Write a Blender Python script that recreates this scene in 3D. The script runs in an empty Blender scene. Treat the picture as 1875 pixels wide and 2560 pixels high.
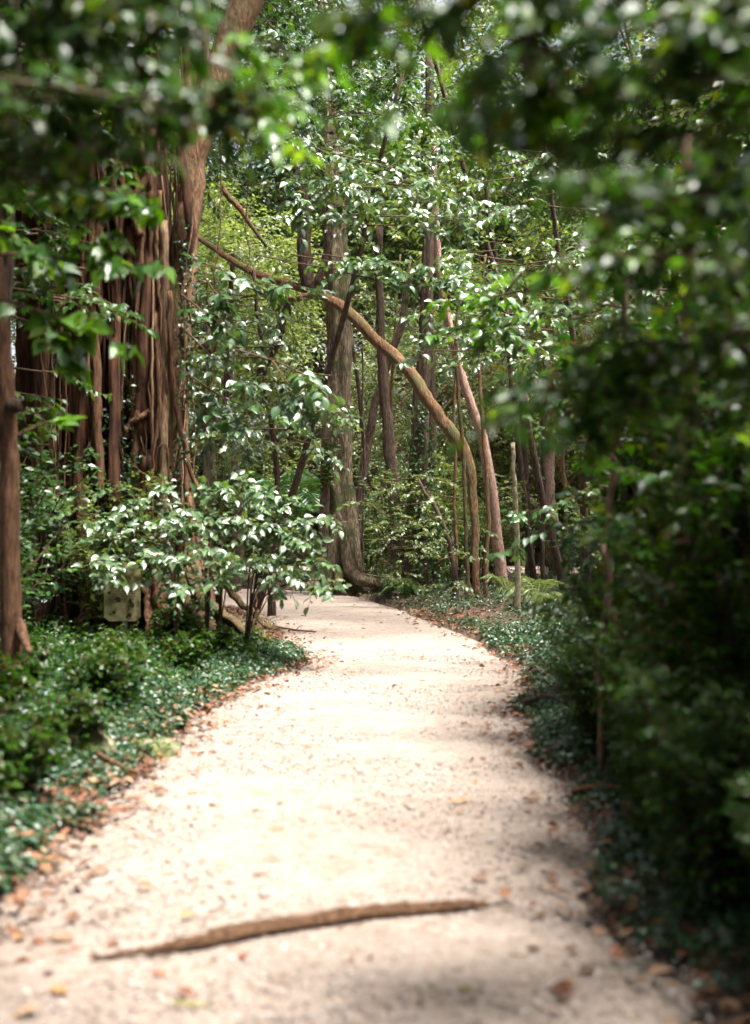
import bpy, math, random
import numpy as np
from mathutils import Matrix, Vector

# ------------------------------------------------------------------ camera, sky, sun, exposure
scene = bpy.context.scene
col = scene.collection
FPX, CX, HOR, CAMH = 3555.0, 937.5, 1330.0, 1.5      # 50 mm lens on a 36 mm tall frame, eye 1.5 m above the path
cam_d = bpy.data.cameras.new('camera')
cam = bpy.data.objects.new('camera', cam_d); col.objects.link(cam)
cam.location = (0, 0, CAMH); cam.rotation_euler = (math.radians(90), 0, 0)
cam_d.sensor_fit = 'VERTICAL'; cam_d.sensor_height = 36; cam_d.lens = 50
cam_d.shift_y = (HOR - 1280) / 2560
cam_d.clip_start = 0.05; cam_d.clip_end = 600
cam_d.dof.use_dof = True; cam_d.dof.focus_distance = 30; cam_d.dof.aperture_fstop = 1.5
cam_d.dof.aperture_blades = 0
scene.camera = cam

SUN_EL, SUN_AZ = math.radians(71), math.radians(118)   # azimuth from +Y (ahead) towards +X (right)
world = bpy.data.worlds.new('World'); scene.world = world; world.use_nodes = True
wn = world.node_tree
sky = wn.nodes.new('ShaderNodeTexSky'); sky.sky_type = 'NISHITA'; sky.sun_disc = False
sky.sun_elevation = SUN_EL; sky.sun_rotation = SUN_AZ
sky.air_density = 1.0; sky.dust_density = 6.0; sky.ozone_density = 1.0
wn.nodes['Background'].inputs['Strength'].default_value = 0.085
hsv = wn.nodes.new('ShaderNodeHueSaturation'); hsv.inputs['Saturation'].default_value = .5     # thin high cloud: a paler sky all over
wn.links.new(sky.outputs[0], hsv.inputs['Color']); wn.links.new(hsv.outputs[0], wn.nodes['Background'].inputs[0])
sun_d = bpy.data.lights.new('sun', 'SUN'); sun = bpy.data.objects.new('sun', sun_d); col.objects.link(sun)
sun_d.energy = 4.2; sun_d.angle = math.radians(18); sun_d.color = (1.0, 0.96, 0.91)
sdir = Vector((math.cos(SUN_EL) * math.sin(SUN_AZ), math.cos(SUN_EL) * math.cos(SUN_AZ), math.sin(SUN_EL)))
sun.rotation_euler = sdir.to_track_quat('Z', 'Y').to_euler(); sun.location = (0, 0, 40)

scene.view_settings.view_transform = 'Standard'; scene.view_settings.look = 'None'
scene.view_settings.exposure = 2.42; scene.view_settings.gamma = 1.0
scene.render.engine = 'CYCLES'
cy = scene.cycles
cy.max_bounces = 4; cy.diffuse_bounces = 2; cy.glossy_bounces = 1; cy.transmission_bounces = 2
cy.sample_clamp_indirect = 6.0; cy.caustics_reflective = False; cy.caustics_refractive = False
cy.use_denoising = True; cy.use_adaptive_sampling = True; cy.adaptive_threshold = .03

# ------------------------------------------------------------------ helpers
RNG = np.random.default_rng(7)
def P(x, y, Y, dz=0.0):
    """a point of the photograph (1875 x 2560) at depth Y metres"""
    return np.array([(x - CX) * Y / FPX, Y, CAMH - (y - HOR) * Y / FPX + dz])
def PS(x, y, Y):                                       # the same from the 1652 px wide preview
    return P(x * 1.135, y * 1.135, Y)
def unit(v):
    v = np.asarray(v, float); return v / (np.linalg.norm(v, axis=-1, keepdims=True) + 1e-9)

def mesh_from(name, V, F, smooth=False):
    """V (n,3); F list of (m,k) int arrays"""
    me = bpy.data.meshes.new(name)
    V = np.ascontiguousarray(V, np.float32)
    me.vertices.add(len(V)); me.vertices.foreach_set('co', V.ravel())
    F = [np.asarray(f, np.int32) for f in (F if isinstance(F, list) else [F]) if len(f)]
    loops = np.concatenate([f.ravel() for f in F])
    tot = np.concatenate([np.full(len(f), f.shape[1], np.int32) for f in F])
    start = np.concatenate([[0], np.cumsum(tot)[:-1]]).astype(np.int32)
    me.loops.add(len(loops)); me.loops.foreach_set('vertex_index', loops)
    me.polygons.add(len(tot)); me.polygons.foreach_set('loop_start', start)
    if smooth: me.polygons.foreach_set('use_smooth', np.ones(len(tot), bool))
    me.update(calc_edges=True)
    return me

def link(name, me, mat=None, parent=None, loc=None):
    o = bpy.data.objects.new(name, me); col.objects.link(o)
    if mat is not None and me is not None and not me.materials: me.materials.append(mat)
    if parent is not None: o.parent = parent
    if loc is not None: o.location = loc
    return o
def tag(o, label=None, cat=None, group=None, kind=None):
    if label: o['label'] = label
    if cat: o['category'] = cat
    if group: o['group'] = group
    if kind: o['kind'] = kind
    return o
def thing(name, label, cat, loc=(0, 0, 0), group=None):
    o = link(name, None, loc=tuple(loc)); o.empty_display_size = 0.2
    return tag(o, label, cat, group)
def part(name, VF, mat, parent, smooth=False):
    """geometry given in world space, stored relative to the thing's base (its parent's world place)"""
    V, F = VF
    base = np.zeros(3); p = parent
    while p is not None:
        base = base + np.array(p.location); p = p.parent
    return link(name, mesh_from(name, np.asarray(V) - base, F, smooth), mat, parent)
def dup(root, loc, rz=0, sc=1.0, label=None, group=None, cat=None):
    r = root.copy(); col.objects.link(r)
    r.location = loc; r.rotation_euler = (0, 0, rz); r.scale = (sc, sc, sc) if np.isscalar(sc) else sc
    if label: r['label'] = label
    if group: r['group'] = group
    for ch in root.children:
        c = ch.copy(); col.objects.link(c); c.parent = r
        for g in ch.children:
            d = g.copy(); col.objects.link(d); d.parent = c
    return r

def join(parts):
    Vs, quads, tris, n = [], [], [], 0
    for V, F in parts:
        Vs.append(V)
        for f in (F if isinstance(F, list) else [F]):
            f = np.asarray(f)
            if not len(f): continue
            (quads if f.shape[1] == 4 else tris).append(f + n)
        n += len(V)
    out = []
    if quads: out.append(np.concatenate(quads))
    if tris: out.append(np.concatenate(tris))
    return np.concatenate(Vs), out

def spline(pts, n):
    p = np.asarray(pts, float)
    if len(p) == 2: return p[0] + (p[1] - p[0]) * np.linspace(0, 1, n)[:, None]
    q = np.vstack([2 * p[0] - p[1], p, 2 * p[-1] - p[-2]])
    t = np.linspace(0, len(p) - 1 - 1e-6, n); i = t.astype(int); f = (t - i)[:, None]
    a, b, c, d = q[i], q[i + 1], q[i + 2], q[i + 3]
    return 0.5 * (2 * b + (c - a) * f + (2 * a - 5 * b + 4 * c - d) * f**2 + (3 * b - a - 3 * c + d) * f**3)

def tube(pts, r0, r1=None, n=24, seg=10, lobes=0, lobe_amp=0.0, rough=0.06, rng=None, flare=0.0, wob=0.0, radii=None):
    rng = rng or RNG
    c = spline(pts, n)
    if wob:
        w = np.cumsum(rng.normal(0, wob, (n, 3)), 0); w -= np.linspace(0, 1, n)[:, None] * w[-1]; c = c + w * [1, 1, .3]
    t = np.linspace(0, 1, n)
    if radii is not None: r = np.interp(t, np.linspace(0, 1, len(radii)), radii)
    else: r = r0 + ((r0 if r1 is None else r1) - r0) * t
    if flare: r = r * (1 + flare * np.exp(-t * 9))
    tan = unit(np.gradient(c, axis=0))
    ref = np.where(np.abs(tan[:, 2:3]) > 0.9, [[1., 0, 0]], [[0., 0, 1]])
    u = unit(np.cross(tan, ref)); 
    for k in range(1, n):
        v = u[k - 1] - tan[k] * np.dot(u[k - 1], tan[k]); u[k] = v / (np.linalg.norm(v) + 1e-9)
    w = np.cross(tan, u)
    th = np.linspace(0, 2 * np.pi, seg, endpoint=False)
    R = np.repeat(r[:, None], seg, 1)
    if lobes:
        ph = np.cumsum(rng.normal(0, .09, n)) + rng.uniform(0, 6)
        R = R * (1 + lobe_amp * np.cos(lobes * th[None, :] + ph[:, None]) + .5 * lobe_amp * np.cos((lobes * 2 + 1) * th[None, :] - ph[:, None]))
    if rough:
        nz = rng.normal(0, rough, (n, seg)); nz = (nz + np.roll(nz, 1, 0) + np.roll(nz, 1, 1)) / 1.7; R = R * (1 + nz)
    V = c[:, None, :] + R[..., None] * (np.cos(th)[None, :, None] * u[:, None, :] + np.sin(th)[None, :, None] * w[:, None, :])
    V = V.reshape(-1, 3)
    i, j = np.meshgrid(np.arange(n - 1), np.arange(seg), indexing='ij'); i = i.ravel(); j = j.ravel(); k = (j + 1) % seg
    F = np.stack([i * seg + j, i * seg + k, (i + 1) * seg + k, (i + 1) * seg + j], 1)
    caps = np.concatenate([V, c[:1], c[-1:]])
    jj = np.arange(seg); kk = (jj + 1) % seg
    T = np.concatenate([np.stack([np.full(seg, n * seg), kk, jj], 1),
                        np.stack([np.full(seg, n * seg + 1), (n - 1) * seg + jj, (n - 1) * seg + kk], 1)])
    return caps, [F, T]

# leaf shapes: rows of (along, across, up), faces
def leaf_template(kind):
    if kind == 'simple':
        V = [(0, 0, 0), (.42, .30, .06), (1, 0, -.08), (.42, -.30, .06)]
        return np.array(V), np.array([(0, 2, 1), (0, 3, 2)])
    if kind == 'ovate':
        o = [(.05, .03), (.22, .22), (.45, .29), (.68, .22), (.87, .08)]
        w = {'up': .35}
        V = [(0, 0, 0)] + [(a, b, b * .35 - .25 * a * a) for a, b in o] + [(1, 0, -.27)] + [(a, -b, b * .35 - .25 * a * a) for a, b in o[::-1]]
        V += [(.33, 0, -.03), (.68, 0, -.12)]
        n = 12; m1, m2 = 12, 13
        F = [(m1, 0, 1), (m1, 1, 2), (m1, 2, 3), (m1, 3, m2), (m2, 3, 4), (m2, 4, 5), (m2, 5, 6), (m2, 6, 7), (m2, 7, 8), (m2, 8, 9), (m2, 9, m1), (m1, 9, 10), (m1, 10, 11), (m1, 11, 0)]
        F = [tuple(reversed(f)) for f in F]
        return np.array(V), np.array(F)
    if kind == 'heart':
        o = [(-.10, .20), (.02, .38), (.25, .43), (.52, .30), (.78, .12)]
        V = [(0, 0, 0)] + [(a, b, b * .2 - .2 * a * a) for a, b in o] + [(1, 0, -.22)] + [(a, -b, b * .2 - .2 * a * a) for a, b in o[::-1]] + [(.4, 0, -.04)]
        F = [(12, (i + 1) % 12, i) for i in range(12)]
        return np.array(V), np.array(F)
    if kind == 'lance':
        V = [(0, 0, 0), (.3, .13, .04), (.65, .10, -.02), (1, 0, -.2), (.65, -.10, -.02), (.3, -.13, .04)]
        return np.array(V), np.array([(0, 2, 1), (0, 3, 2), (0, 4, 3), (0, 5, 4)])
TPL = {k: leaf_template(k) for k in ('simple', 'ovate', 'heart', 'lance')}

def leaf_frames(axis, normal):
    a = unit(axis); s = unit(np.cross(normal, a)); nn = np.cross(a, s); return a, s, nn
def build_leaves(L, kind):
    pos, axis, normal, size = L
    V, F = TPL[kind]
    a, s, nn = leaf_frames(axis, normal)
    out = pos[:, None, :] + size[:, None, None] * (V[None, :, 0:1] * a[:, None, :] + V[None, :, 1:2] * s[:, None, :] + V[None, :, 2:3] * nn[:, None, :])
    idx = F[None] + (np.arange(len(pos)) * len(V))[:, None, None]
    return out.reshape(-1, 3), [idx.reshape(-1, 3)]
def cat_leaves(Ls):
    return tuple(np.concatenate([l[i] for l in Ls]) for i in range(4))

def twigs_mesh(A, B, r0, r1):
    d = unit(B - A); ref = np.where(np.abs(d[:, 2:3]) > .9, [[1., 0, 0]], [[0., 0, 1]])
    u = unit(np.cross(d, ref)); w = np.cross(d, u); V = []
    for e, r in ((A, r0), (B, r1)):
        r = np.broadcast_to(r, (len(A),))[:, None]
        for k in range(3):
            t = 2 * np.pi * k / 3; V.append(e + r * (math.cos(t) * u + math.sin(t) * w))
    V = np.stack(V, 1).reshape(-1, 3)
    f = np.array([(0, 1, 4, 3), (1, 2, 5, 4), (2, 0, 3, 5)])
    return V, [(f[None] + (np.arange(len(A)) * 6)[:, None, None]).reshape(-1, 4)]

def twig_leaves(A, B, nleaf, size, rng, tilt=.35, droop=.25, spread=1.0):
    """alternate leaves along each straight twig A->B"""
    m = len(A); t = np.tile((np.arange(nleaf) + .6) / nleaf, m) + rng.uniform(-.04, .04, m * nleaf)
    a = np.repeat(A, nleaf, 0); b = np.repeat(B, nleaf, 0); d = unit(b - a)
    pos = a + (b - a) * t[:, None]
    side = unit(np.cross(d, [0, 0, 1.]) + 1e-4)
    sg = np.tile(np.where(np.arange(nleaf) % 2 == 0, 1., -1.), m)
    last = np.tile(np.arange(nleaf) == nleaf - 1, m)
    sp = np.where(last, .1, 1.0) * spread
    axis = d * rng.uniform(.4, .9, len(t))[:, None] + side * (sg * sp)[:, None] + rng.normal(0, .22, (len(t), 3))
    axis[:, 2] -= droop * rng.uniform(.3, 1.4, len(t))
    nrm = np.array([.15, -.42, 1.]) + rng.normal(0, tilt, (len(t), 3))
    sz = size * (.5 + .75 * rng.random(len(t)) ** .8) * np.where(last, 1.0, .95)
    return pos, axis, nrm, sz

def clump_foliage(centres, rad, ntw, nleaf, size, rng, flat=.45, out=None, tilt=.4, droop=.3):
    """tufts of leafy twigs around each centre"""
    C = np.asarray(centres, float); m = len(C); rad = np.broadcast_to(rad, (m,))
    c = np.repeat(C, ntw, 0); R = np.repeat(rad, ntw)
    d = rng.normal(0, 1, (m * ntw, 3)); d[:, 2] *= flat
    if out is not None: d = d + .7 * np.repeat(out, ntw, 0)
    d = unit(d)
    s = c + d * (R * rng.uniform(0, .55, m * ntw))[:, None] + rng.normal(0, .12, (m * ntw, 3)) * R[:, None]
    e = s + d * (R * rng.uniform(.45, .9, m * ntw))[:, None]; e[:, 2] -= .12 * R
    return twig_leaves(s, e, nleaf, size, rng, tilt, droop), (s, e)

def branch_foliage(poly, ntw, tl, nleaf, size, rng, start=.25, flat=.4, droop=.25, tilt=.35, fwd=.6):
    c = spline(poly, 40); t = rng.uniform(start, 1, ntw) ** .85; t[0] = 1
    i = np.minimum((t * 38).astype(int), 38); p = c[i]; d = unit(c[i + 1] - c[i])
    r = rng.normal(0, 1, (ntw, 3)); r[:, 2] *= flat
    e = p + unit(unit(r) + fwd * d) * (tl * rng.uniform(.5, 1.1, ntw) * (1.15 - .5 * t))[:, None]
    e[:, 2] -= droop * tl * .25
    return twig_leaves(p, e, nleaf, size, rng, tilt, droop), (p, e)

# ------------------------------------------------------------------ materials
def nodes_of(m):
    m.use_nodes = True; nt = m.node_tree
    return nt, nt.nodes, nt.links, nt.nodes['Principled BSDF']
def ramp(nt, stops):
    r = nt.nodes.new('ShaderNodeValToRGB'); cr = r.color_ramp
    while len(cr.elements) < len(stops): cr.elements.new(.5)
    for e, (p, c) in zip(cr.elements, stops): e.position = p; e.color = (*c, 1)
    return r
def leaf_mat(name, cols, rough=.33, trans=.35, tcol=None, spec=.5):
    m = bpy.data.materials.new(name); nt, N, L, b = nodes_of(m)
    g = N.new('ShaderNodeNewGeometry')
    r = ramp(nt, [(i / max(1, len(cols) - 1), c) for i, c in enumerate(cols)])
    L.new(g.outputs['Random Per Island'], r.inputs[0]); L.new(r.outputs[0], b.inputs['Base Color'])
    b.inputs['Roughness'].default_value = rough; b.inputs['Specular IOR Level'].default_value = spec
    tr = N.new('ShaderNodeBsdfTranslucent'); hs = N.new('ShaderNodeMixRGB'); hs.blend_type = 'MULTIPLY'; hs.inputs[0].default_value = 1
    L.new(r.outputs[0], hs.inputs[1]); hs.inputs[2].default_value = (*(tcol or (1.9, 1.7, .5)), 1)
    L.new(hs.outputs[0], tr.inputs[0])
    mx = N.new('ShaderNodeMixShader'); mx.inputs[0].default_value = trans
    L.new(b.outputs[0], mx.inputs[1]); L.new(tr.outputs[0], mx.inputs[2])
    L.new(mx.outputs[0], N['Material Output'].inputs[0]); return m
def bark_mat(name, stops, scale=6.0, stretch=.18, bump=.6, moss=None, rough=.9):
    m = bpy.data.materials.new(name); nt, N, L, b = nodes_of(m)
    tc = N.new('ShaderNodeTexCoord'); mp = N.new('ShaderNodeMapping'); mp.inputs['Scale'].default_value = (1, 1, stretch)
    L.new(tc.outputs['Object'], mp.inputs[0])
    n1 = N.new('ShaderNodeTexNoise'); n1.inputs['Scale'].default_value = scale * 3; n1.inputs['Detail'].default_value = 8; n1.inputs['Roughness'].default_value = .65
    L.new(mp.outputs[0], n1.inputs[0])
    r = ramp(nt, stops); L.new(n1.outputs[0], r.inputs[0]); out = r.outputs[0]
    if moss:
        n2 = N.new('ShaderNodeTexNoise'); n2.inputs['Scale'].default_value = 2.2; n2.inputs['Detail'].default_value = 6
        L.new(tc.outputs['Object'], n2.inputs[0])
        r2 = ramp(nt, [(.5, (0, 0, 0)), (.64, (1, 1, 1))]); L.new(n2.outputs[0], r2.inputs[0])
        mx = N.new('ShaderNodeMixRGB'); L.new(r2.outputs[0], mx.inputs[0]); L.new(out, mx.inputs[1]); mx.inputs[2].default_value = (*moss, 1); out = mx.outputs[0]
    L.new(out, b.inputs['Base Color']); b.inputs['Roughness'].default_value = rough; b.inputs['Specular IOR Level'].default_value = .25
    bp = N.new('ShaderNodeBump'); bp.inputs['Strength'].default_value = bump; bp.inputs['Distance'].default_value = .05
    L.new(n1.outputs[0], bp.inputs['Height']); L.new(bp.outputs[0], b.inputs['Normal']); return m

M = {}
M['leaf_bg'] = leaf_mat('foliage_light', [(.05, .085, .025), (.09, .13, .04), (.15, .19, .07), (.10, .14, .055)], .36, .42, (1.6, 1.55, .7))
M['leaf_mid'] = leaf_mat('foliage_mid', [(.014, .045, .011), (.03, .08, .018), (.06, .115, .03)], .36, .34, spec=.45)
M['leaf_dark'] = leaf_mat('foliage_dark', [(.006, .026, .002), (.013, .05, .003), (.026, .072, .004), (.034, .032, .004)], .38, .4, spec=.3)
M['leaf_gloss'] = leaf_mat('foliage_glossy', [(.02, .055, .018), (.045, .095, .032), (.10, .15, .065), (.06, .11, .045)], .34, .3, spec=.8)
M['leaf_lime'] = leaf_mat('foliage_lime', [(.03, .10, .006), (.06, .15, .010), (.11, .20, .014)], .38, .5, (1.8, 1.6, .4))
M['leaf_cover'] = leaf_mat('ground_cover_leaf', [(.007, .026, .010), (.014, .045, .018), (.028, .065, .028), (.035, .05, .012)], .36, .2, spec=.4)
M['leaf_palm'] = leaf_mat('palm_leaf', [(.02, .06, .02), (.035, .09, .03)], .35, .3)
def dry_mat(name, cols): return leaf_mat(name, cols, .7, .12, (1.2, .8, .5), .25)
M['dry'] = dry_mat('dry_leaf', [(.10, .035, .018), (.16, .065, .03), (.22, .11, .05), (.12, .07, .035), (.20, .16, .05)])
M['litter'] = dry_mat('leaf_litter', [(.07, .028, .015), (.12, .05, .025), (.19, .09, .045), (.09, .05, .03), (.24, .15, .09)])
M['bark_fig'] = bark_mat('fig_bark', [(.34, (.012, .005, .003)), (.5, (.06, .024, .011)), (.68, (.15, .066, .03))], 5, .10, 1.0)
M['bark_root'] = bark_mat('aerial_root_bark', [(.3, (.035, .015, .008)), (.52, (.13, .062, .031)), (.75, (.27, .16, .09))], 9, .15, 1.0)
M['bark_grey'] = bark_mat('grey_bark', [(.3, (.025, .018, .011)), (.48, (.12, .085, .052)), (.7, (.33, .27, .18))], 9, .22, 1.3, (.06, .07, .025))
M['bark_tan'] = bark_mat('tan_bark', [(.3, (.06, .028, .014)), (.47, (.15, .08, .04)), (.6, (.22, .125, .065)), (.75, (.36, .24, .145))], 9, .3, 1.0, (.11, .10, .04))
M['bark_pink'] = bark_mat('pink_bark', [(.3, (.13, .07, .05)), (.5, (.36, .22, .165)), (.72, (.52, .37, .3))], 8, .5, .8)
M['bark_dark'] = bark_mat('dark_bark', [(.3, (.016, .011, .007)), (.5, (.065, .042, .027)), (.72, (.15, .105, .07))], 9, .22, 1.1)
M['bark_pale'] = bark_mat('pale_bark', [(.3, (.10, .085, .05)), (.5, (.27, .235, .15)), (.72, (.42, .385, .28))], 9, .35, 1.0, (.10, .10, .04))
M['bark_moss'] = bark_mat('mossy_bark', [(.3, (.025, .016, .008)), (.5, (.075, .05, .02)), (.7, (.14, .10, .045))], 8, .3, 1.1, (.04, .05, .012))
M['twig'] = bark_mat('twig_bark', [(.3, (.03, .016, .009)), (.7, (.10, .06, .035))], 10, .5, .2)

# ground and path materials
def ground_material():
    m = bpy.data.materials.new('forest_floor'); nt, N, L, b = nodes_of(m)
    tc = N.new('ShaderNodeTexCoord')
    n1 = N.new('ShaderNodeTexNoise'); n1.inputs['Scale'].default_value = 9; n1.inputs['Detail'].default_value = 9; n1.inputs['Roughness'].default_value = .75
    L.new(tc.outputs['Object'], n1.inputs[0])
    r = ramp(nt, [(.3, (.018, .011, .007)), (.5, (.06, .034, .02)), (.72, (.14, .085, .05))]); L.new(n1.outputs[0], r.inputs[0])
    L.new(r.outputs[0], b.inputs['Base Color']); b.inputs['Roughness'].default_value = .95
    bp = N.new('ShaderNodeBump'); bp.inputs['Strength'].default_value = .8; bp.inputs['Distance'].default_value = .04
    L.new(n1.outputs[0], bp.inputs['Height']); L.new(bp.outputs[0], b.inputs['Normal']); return m
def path_material():
    m = bpy.data.materials.new('crushed_limestone'); nt, N, L, b = nodes_of(m)
    tc = N.new('ShaderNodeTexCoord')
    n1 = N.new('ShaderNodeTexNoise'); n1.inputs['Scale'].default_value = 38; n1.inputs['Detail'].default_value = 8; n1.inputs['Roughness'].default_value = .7
    n2 = N.new('ShaderNodeTexNoise'); n2.inputs['Scale'].default_value = 1.6; n2.inputs['Detail'].default_value = 4
    vo = N.new('ShaderNodeTexVoronoi'); vo.inputs['Scale'].default_value = 75
    for t in (n1, n2, vo): L.new(tc.outputs['Object'], t.inputs['Vector'])
    r = ramp(nt, [(.30, (.135, .10, .082)), (.45, (.25, .206, .176)), (.7, (.335, .288, .252))]); L.new(n1.outputs[0], r.inputs[0])
    r2 = ramp(nt, [(.3, (.86, .82, .78)), (.7, (1.06, 1.03, 1.0))]); L.new(n2.outputs[0], r2.inputs[0])
    mx = N.new('ShaderNodeMixRGB'); mx.blend_type = 'MULTIPLY'; mx.inputs[0].default_value = 1
    L.new(r.outputs[0], mx.inputs[1]); L.new(r2.outputs[0], mx.inputs[2]); L.new(mx.outputs[0], b.inputs['Base Color'])
    b.inputs['Roughness'].default_value = .95; b.inputs['Specular IOR Level'].default_value = .2
    n3 = N.new('ShaderNodeTexNoise'); n3.inputs['Scale'].default_value = 14; n3.inputs['Detail'].default_value = 5; n3.inputs['Roughness'].default_value = .6; L.new(tc.outputs['Object'], n3.inputs['Vector'])
    r3 = ramp(nt, [(.34, (.66, .60, .54)), (.47, (1, 1, 1))]); L.new(n3.outputs[0], r3.inputs[0])
    m3 = N.new('ShaderNodeMixRGB'); m3.blend_type = 'MULTIPLY'; m3.inputs[0].default_value = 1; L.new(mx.outputs[0], m3.inputs[1]); L.new(r3.outputs[0], m3.inputs[2]); L.new(m3.outputs[0], b.inputs['Base Color'])
    ad = N.new('ShaderNodeMath'); ad.operation = 'SUBTRACT'; L.new(n1.outputs[0], ad.inputs[0])
    ml = N.new('ShaderNodeMath'); ml.operation = 'MULTIPLY'; ml.inputs[1].default_value = .5; L.new(vo.outputs['Distance'], ml.inputs[0]); L.new(ml.outputs[0], ad.inputs[1])
    n4 = N.new('ShaderNodeTexNoise'); n4.inputs['Scale'].default_value = 4.5; n4.inputs['Detail'].default_value = 3; L.new(tc.outputs['Object'], n4.inputs['Vector'])
    m4 = N.new('ShaderNodeMath'); m4.operation = 'MULTIPLY_ADD'; m4.inputs[1].default_value = 2.6; L.new(n4.outputs[0], m4.inputs[0]); L.new(ad.outputs[0], m4.inputs[2])
    bp = N.new('ShaderNodeBump'); bp.inputs['Strength'].default_value = .8; bp.inputs['Distance'].default_value = .035
    L.new(m4.outputs[0], bp.inputs['Height']); L.new(bp.outputs[0], b.inputs['Normal']); return m
M['ground'] = ground_material(); M['path'] = path_material()

# ------------------------------------------------------------------ ground and path
def G(x, y):                                           # a ground point of the photograph
    Y = CAMH * FPX / (y - HOR); return ((x - CX) * Y / FPX, Y)
LEFT = [(-1.7, -14), (-1.6, -4), (-1.55, 2), (-1.52, 5), G(148, 2145), G(284, 2032), G(375, 1918), G(477, 1816), G(568, 1754), G(650, 1700), G(772, 1646), G(704, 1612), G(672, 1560), G(560, 1524), (-5.5, 29.5), (-14, 33)]
RIGHT = [(1.2, -14), (1.1, -4), (1.0, 2), G(1760, 2560), G(1590, 2384), G(1505, 2213), G(1464, 2077), G(1430, 1975), G(1362, 1884), G(1317, 1771), G(1328, 1691), G(1249, 1634), G(1180, 1589), G(1067, 1549), G(976, 1515), G(885, 1487), G(738, 1475), G(545, 1470), (-14, 43)]
def resample(p, n):                                    # even steps of Y up to the inner bend, even steps of length after it
    p = np.array(p, float); q = spline(np.c_[p, np.zeros(len(p))], 1500)[:, :2]; c = int(np.argmax(q[:, 1] > 16.6)); n1_ = int(n * .72)
    yy = np.linspace(-14, 16.6, n1_); a = np.c_[np.interp(yy, q[:c, 1], q[:c, 0]), yy]; q = q[c:]
    s = np.r_[0, np.cumsum(np.linalg.norm(np.diff(q, axis=0), axis=1))]; t = np.linspace(0, s[-1], n - n1_ + 1)[1:]
    return np.r_[a, np.c_[np.interp(t, s, q[:, 0]), np.interp(t, s, q[:, 1])]]
NP = 420
def wav(n, amp, sd, k=5):
    r = np.random.default_rng(sd); w = r.normal(0, 1, n + 4 * k); ker = np.hanning(2 * k + 1); ker /= ker.sum()
    a = np.convolve(w, ker, 'same')[2 * k:2 * k + n]; return amp * (a / a.std() * .7 + .35 * r.normal(0, 1, n))
el, er = resample(LEFT, NP), resample(RIGHT, NP); el0, er0 = el.copy(), er.copy()
el[:, 0] += wav(NP, .07, 1); er[:, 0] += wav(NP, .07, 2)
 
EDGE = np.vstack([el, er[::-1]])                       # closed outline of the path
def in_path(x, y):
    x = np.asarray(x, float); y = np.asarray(y, float); ins = np.zeros(x.shape, bool)
    a = EDGE[::3]; b = np.roll(a, -1, 0)
    for (x0, y0), (x1, y1) in zip(a, b):
        if y0 == y1: continue
        c = (y0 > y) != (y1 > y); ins ^= c & (x < (x1 - x0) * (y - y0) / (y1 - y0) + x0)
    return ins
def path_dist(x, y):
    e = EDGE[::4]; d = np.full(np.shape(x), 1e9)
    for p in e: d = np.minimum(d, (x - p[0])**2 + (y - p[1])**2)
    return np.sqrt(d)
def hills(x, y):
    return .05 * np.sin(x * 1.3 + .4 * y) + .04 * np.sin(y * 1.1 - x * .7) + .03 * np.sin(2.9 * x + 1.7 * y) + .02 * np.sin(5.1 * y - 3.7 * x)
def ground_z(x, y):
    x = np.asarray(x, float); y = np.asarray(y, float)
    d = path_dist(x, y) * np.where(in_path(x, y), -1, 1)
    bank = np.where(d > 0, .14 * (1 - np.exp(-np.maximum(d, 0) / .5)) + hills(x, y) * np.clip(d / .8, 0, 1), -.05)
    far = np.clip((y - 44) / 3, 0, 1); return bank * (1 - far) + far * 0.0
gx = np.unique(np.r_[np.linspace(-90, -9, 20), np.linspace(-9, 9, 150), np.linspace(9, 90, 20)])
gy = np.unique(np.r_[np.linspace(-60, -3, 14), np.linspace(-3, 46, 330), np.linspace(46, 160, 30)])
X, Y = np.meshgrid(gx, gy, indexing='ij'); Z = ground_z(X, Y)
V = np.stack([X, Y, Z], -1).reshape(-1, 3); n1, n2 = X.shape
i, j = np.meshgrid(np.arange(n1 - 1), np.arange(n2 - 1), indexing='ij'); i = i.ravel(); j = j.ravel()
ground = link('ground', mesh_from('ground', V, np.stack([i * n2 + j, (i + 1) * n2 + j, (i + 1) * n2 + j + 1, i * n2 + j + 1], 1), True), M['ground'])
tag(ground, 'dark forest floor of soil and leaf litter on both sides of the path', 'ground', kind='structure')
K = 14; t = np.linspace(0, 1, K)
PV = el0[:, None, :] * (1 - t)[None, :, None] + er0[:, None, :] * t[None, :, None]; PV[:, 0] = el; PV[:, -1] = er
pz = .012 + .02 * np.sin(np.pi * t)[None, :] + .008 * np.sin(PV[..., 0] * 3 + PV[..., 1] * 1.3) + .006 * np.sin(PV[..., 1] * 4.1)
pz[:, 0] = -.03; pz[:, -1] = -.03
V = np.concatenate([PV, pz[..., None]], -1).reshape(-1, 3)
i, j = np.meshgrid(np.arange(NP - 1), np.arange(K - 1), indexing='ij'); i = i.ravel(); j = j.ravel()
path = link('path', mesh_from('path', V, np.stack([i * K + j, i * K + j + 1, (i + 1) * K + j + 1, (i + 1) * K + j], 1), True), M['path'])
tag(path, 'pale crushed limestone path curving left between the trees', 'path', kind='structure')
xx = np.linspace(-30, 40, 80); V = np.concatenate([np.c_[xx, 55 + 1.2 * np.sin(xx * .3) + wav(80, .3, 5), np.full(80, .03)], np.c_[xx, 60.5 + 1.5 * np.sin(xx * .25 + 1) + wav(80, .3, 6), np.full(80, .03)]])
i = np.arange(79)
clearing = link('path', mesh_from('far_path', V, np.stack([i, i + 1, i + 81, i + 80], 1), True), M['path'])
tag(clearing, 'sunlit strip of pale ground glimpsed behind the far trunks', 'path', kind='structure')

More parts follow.
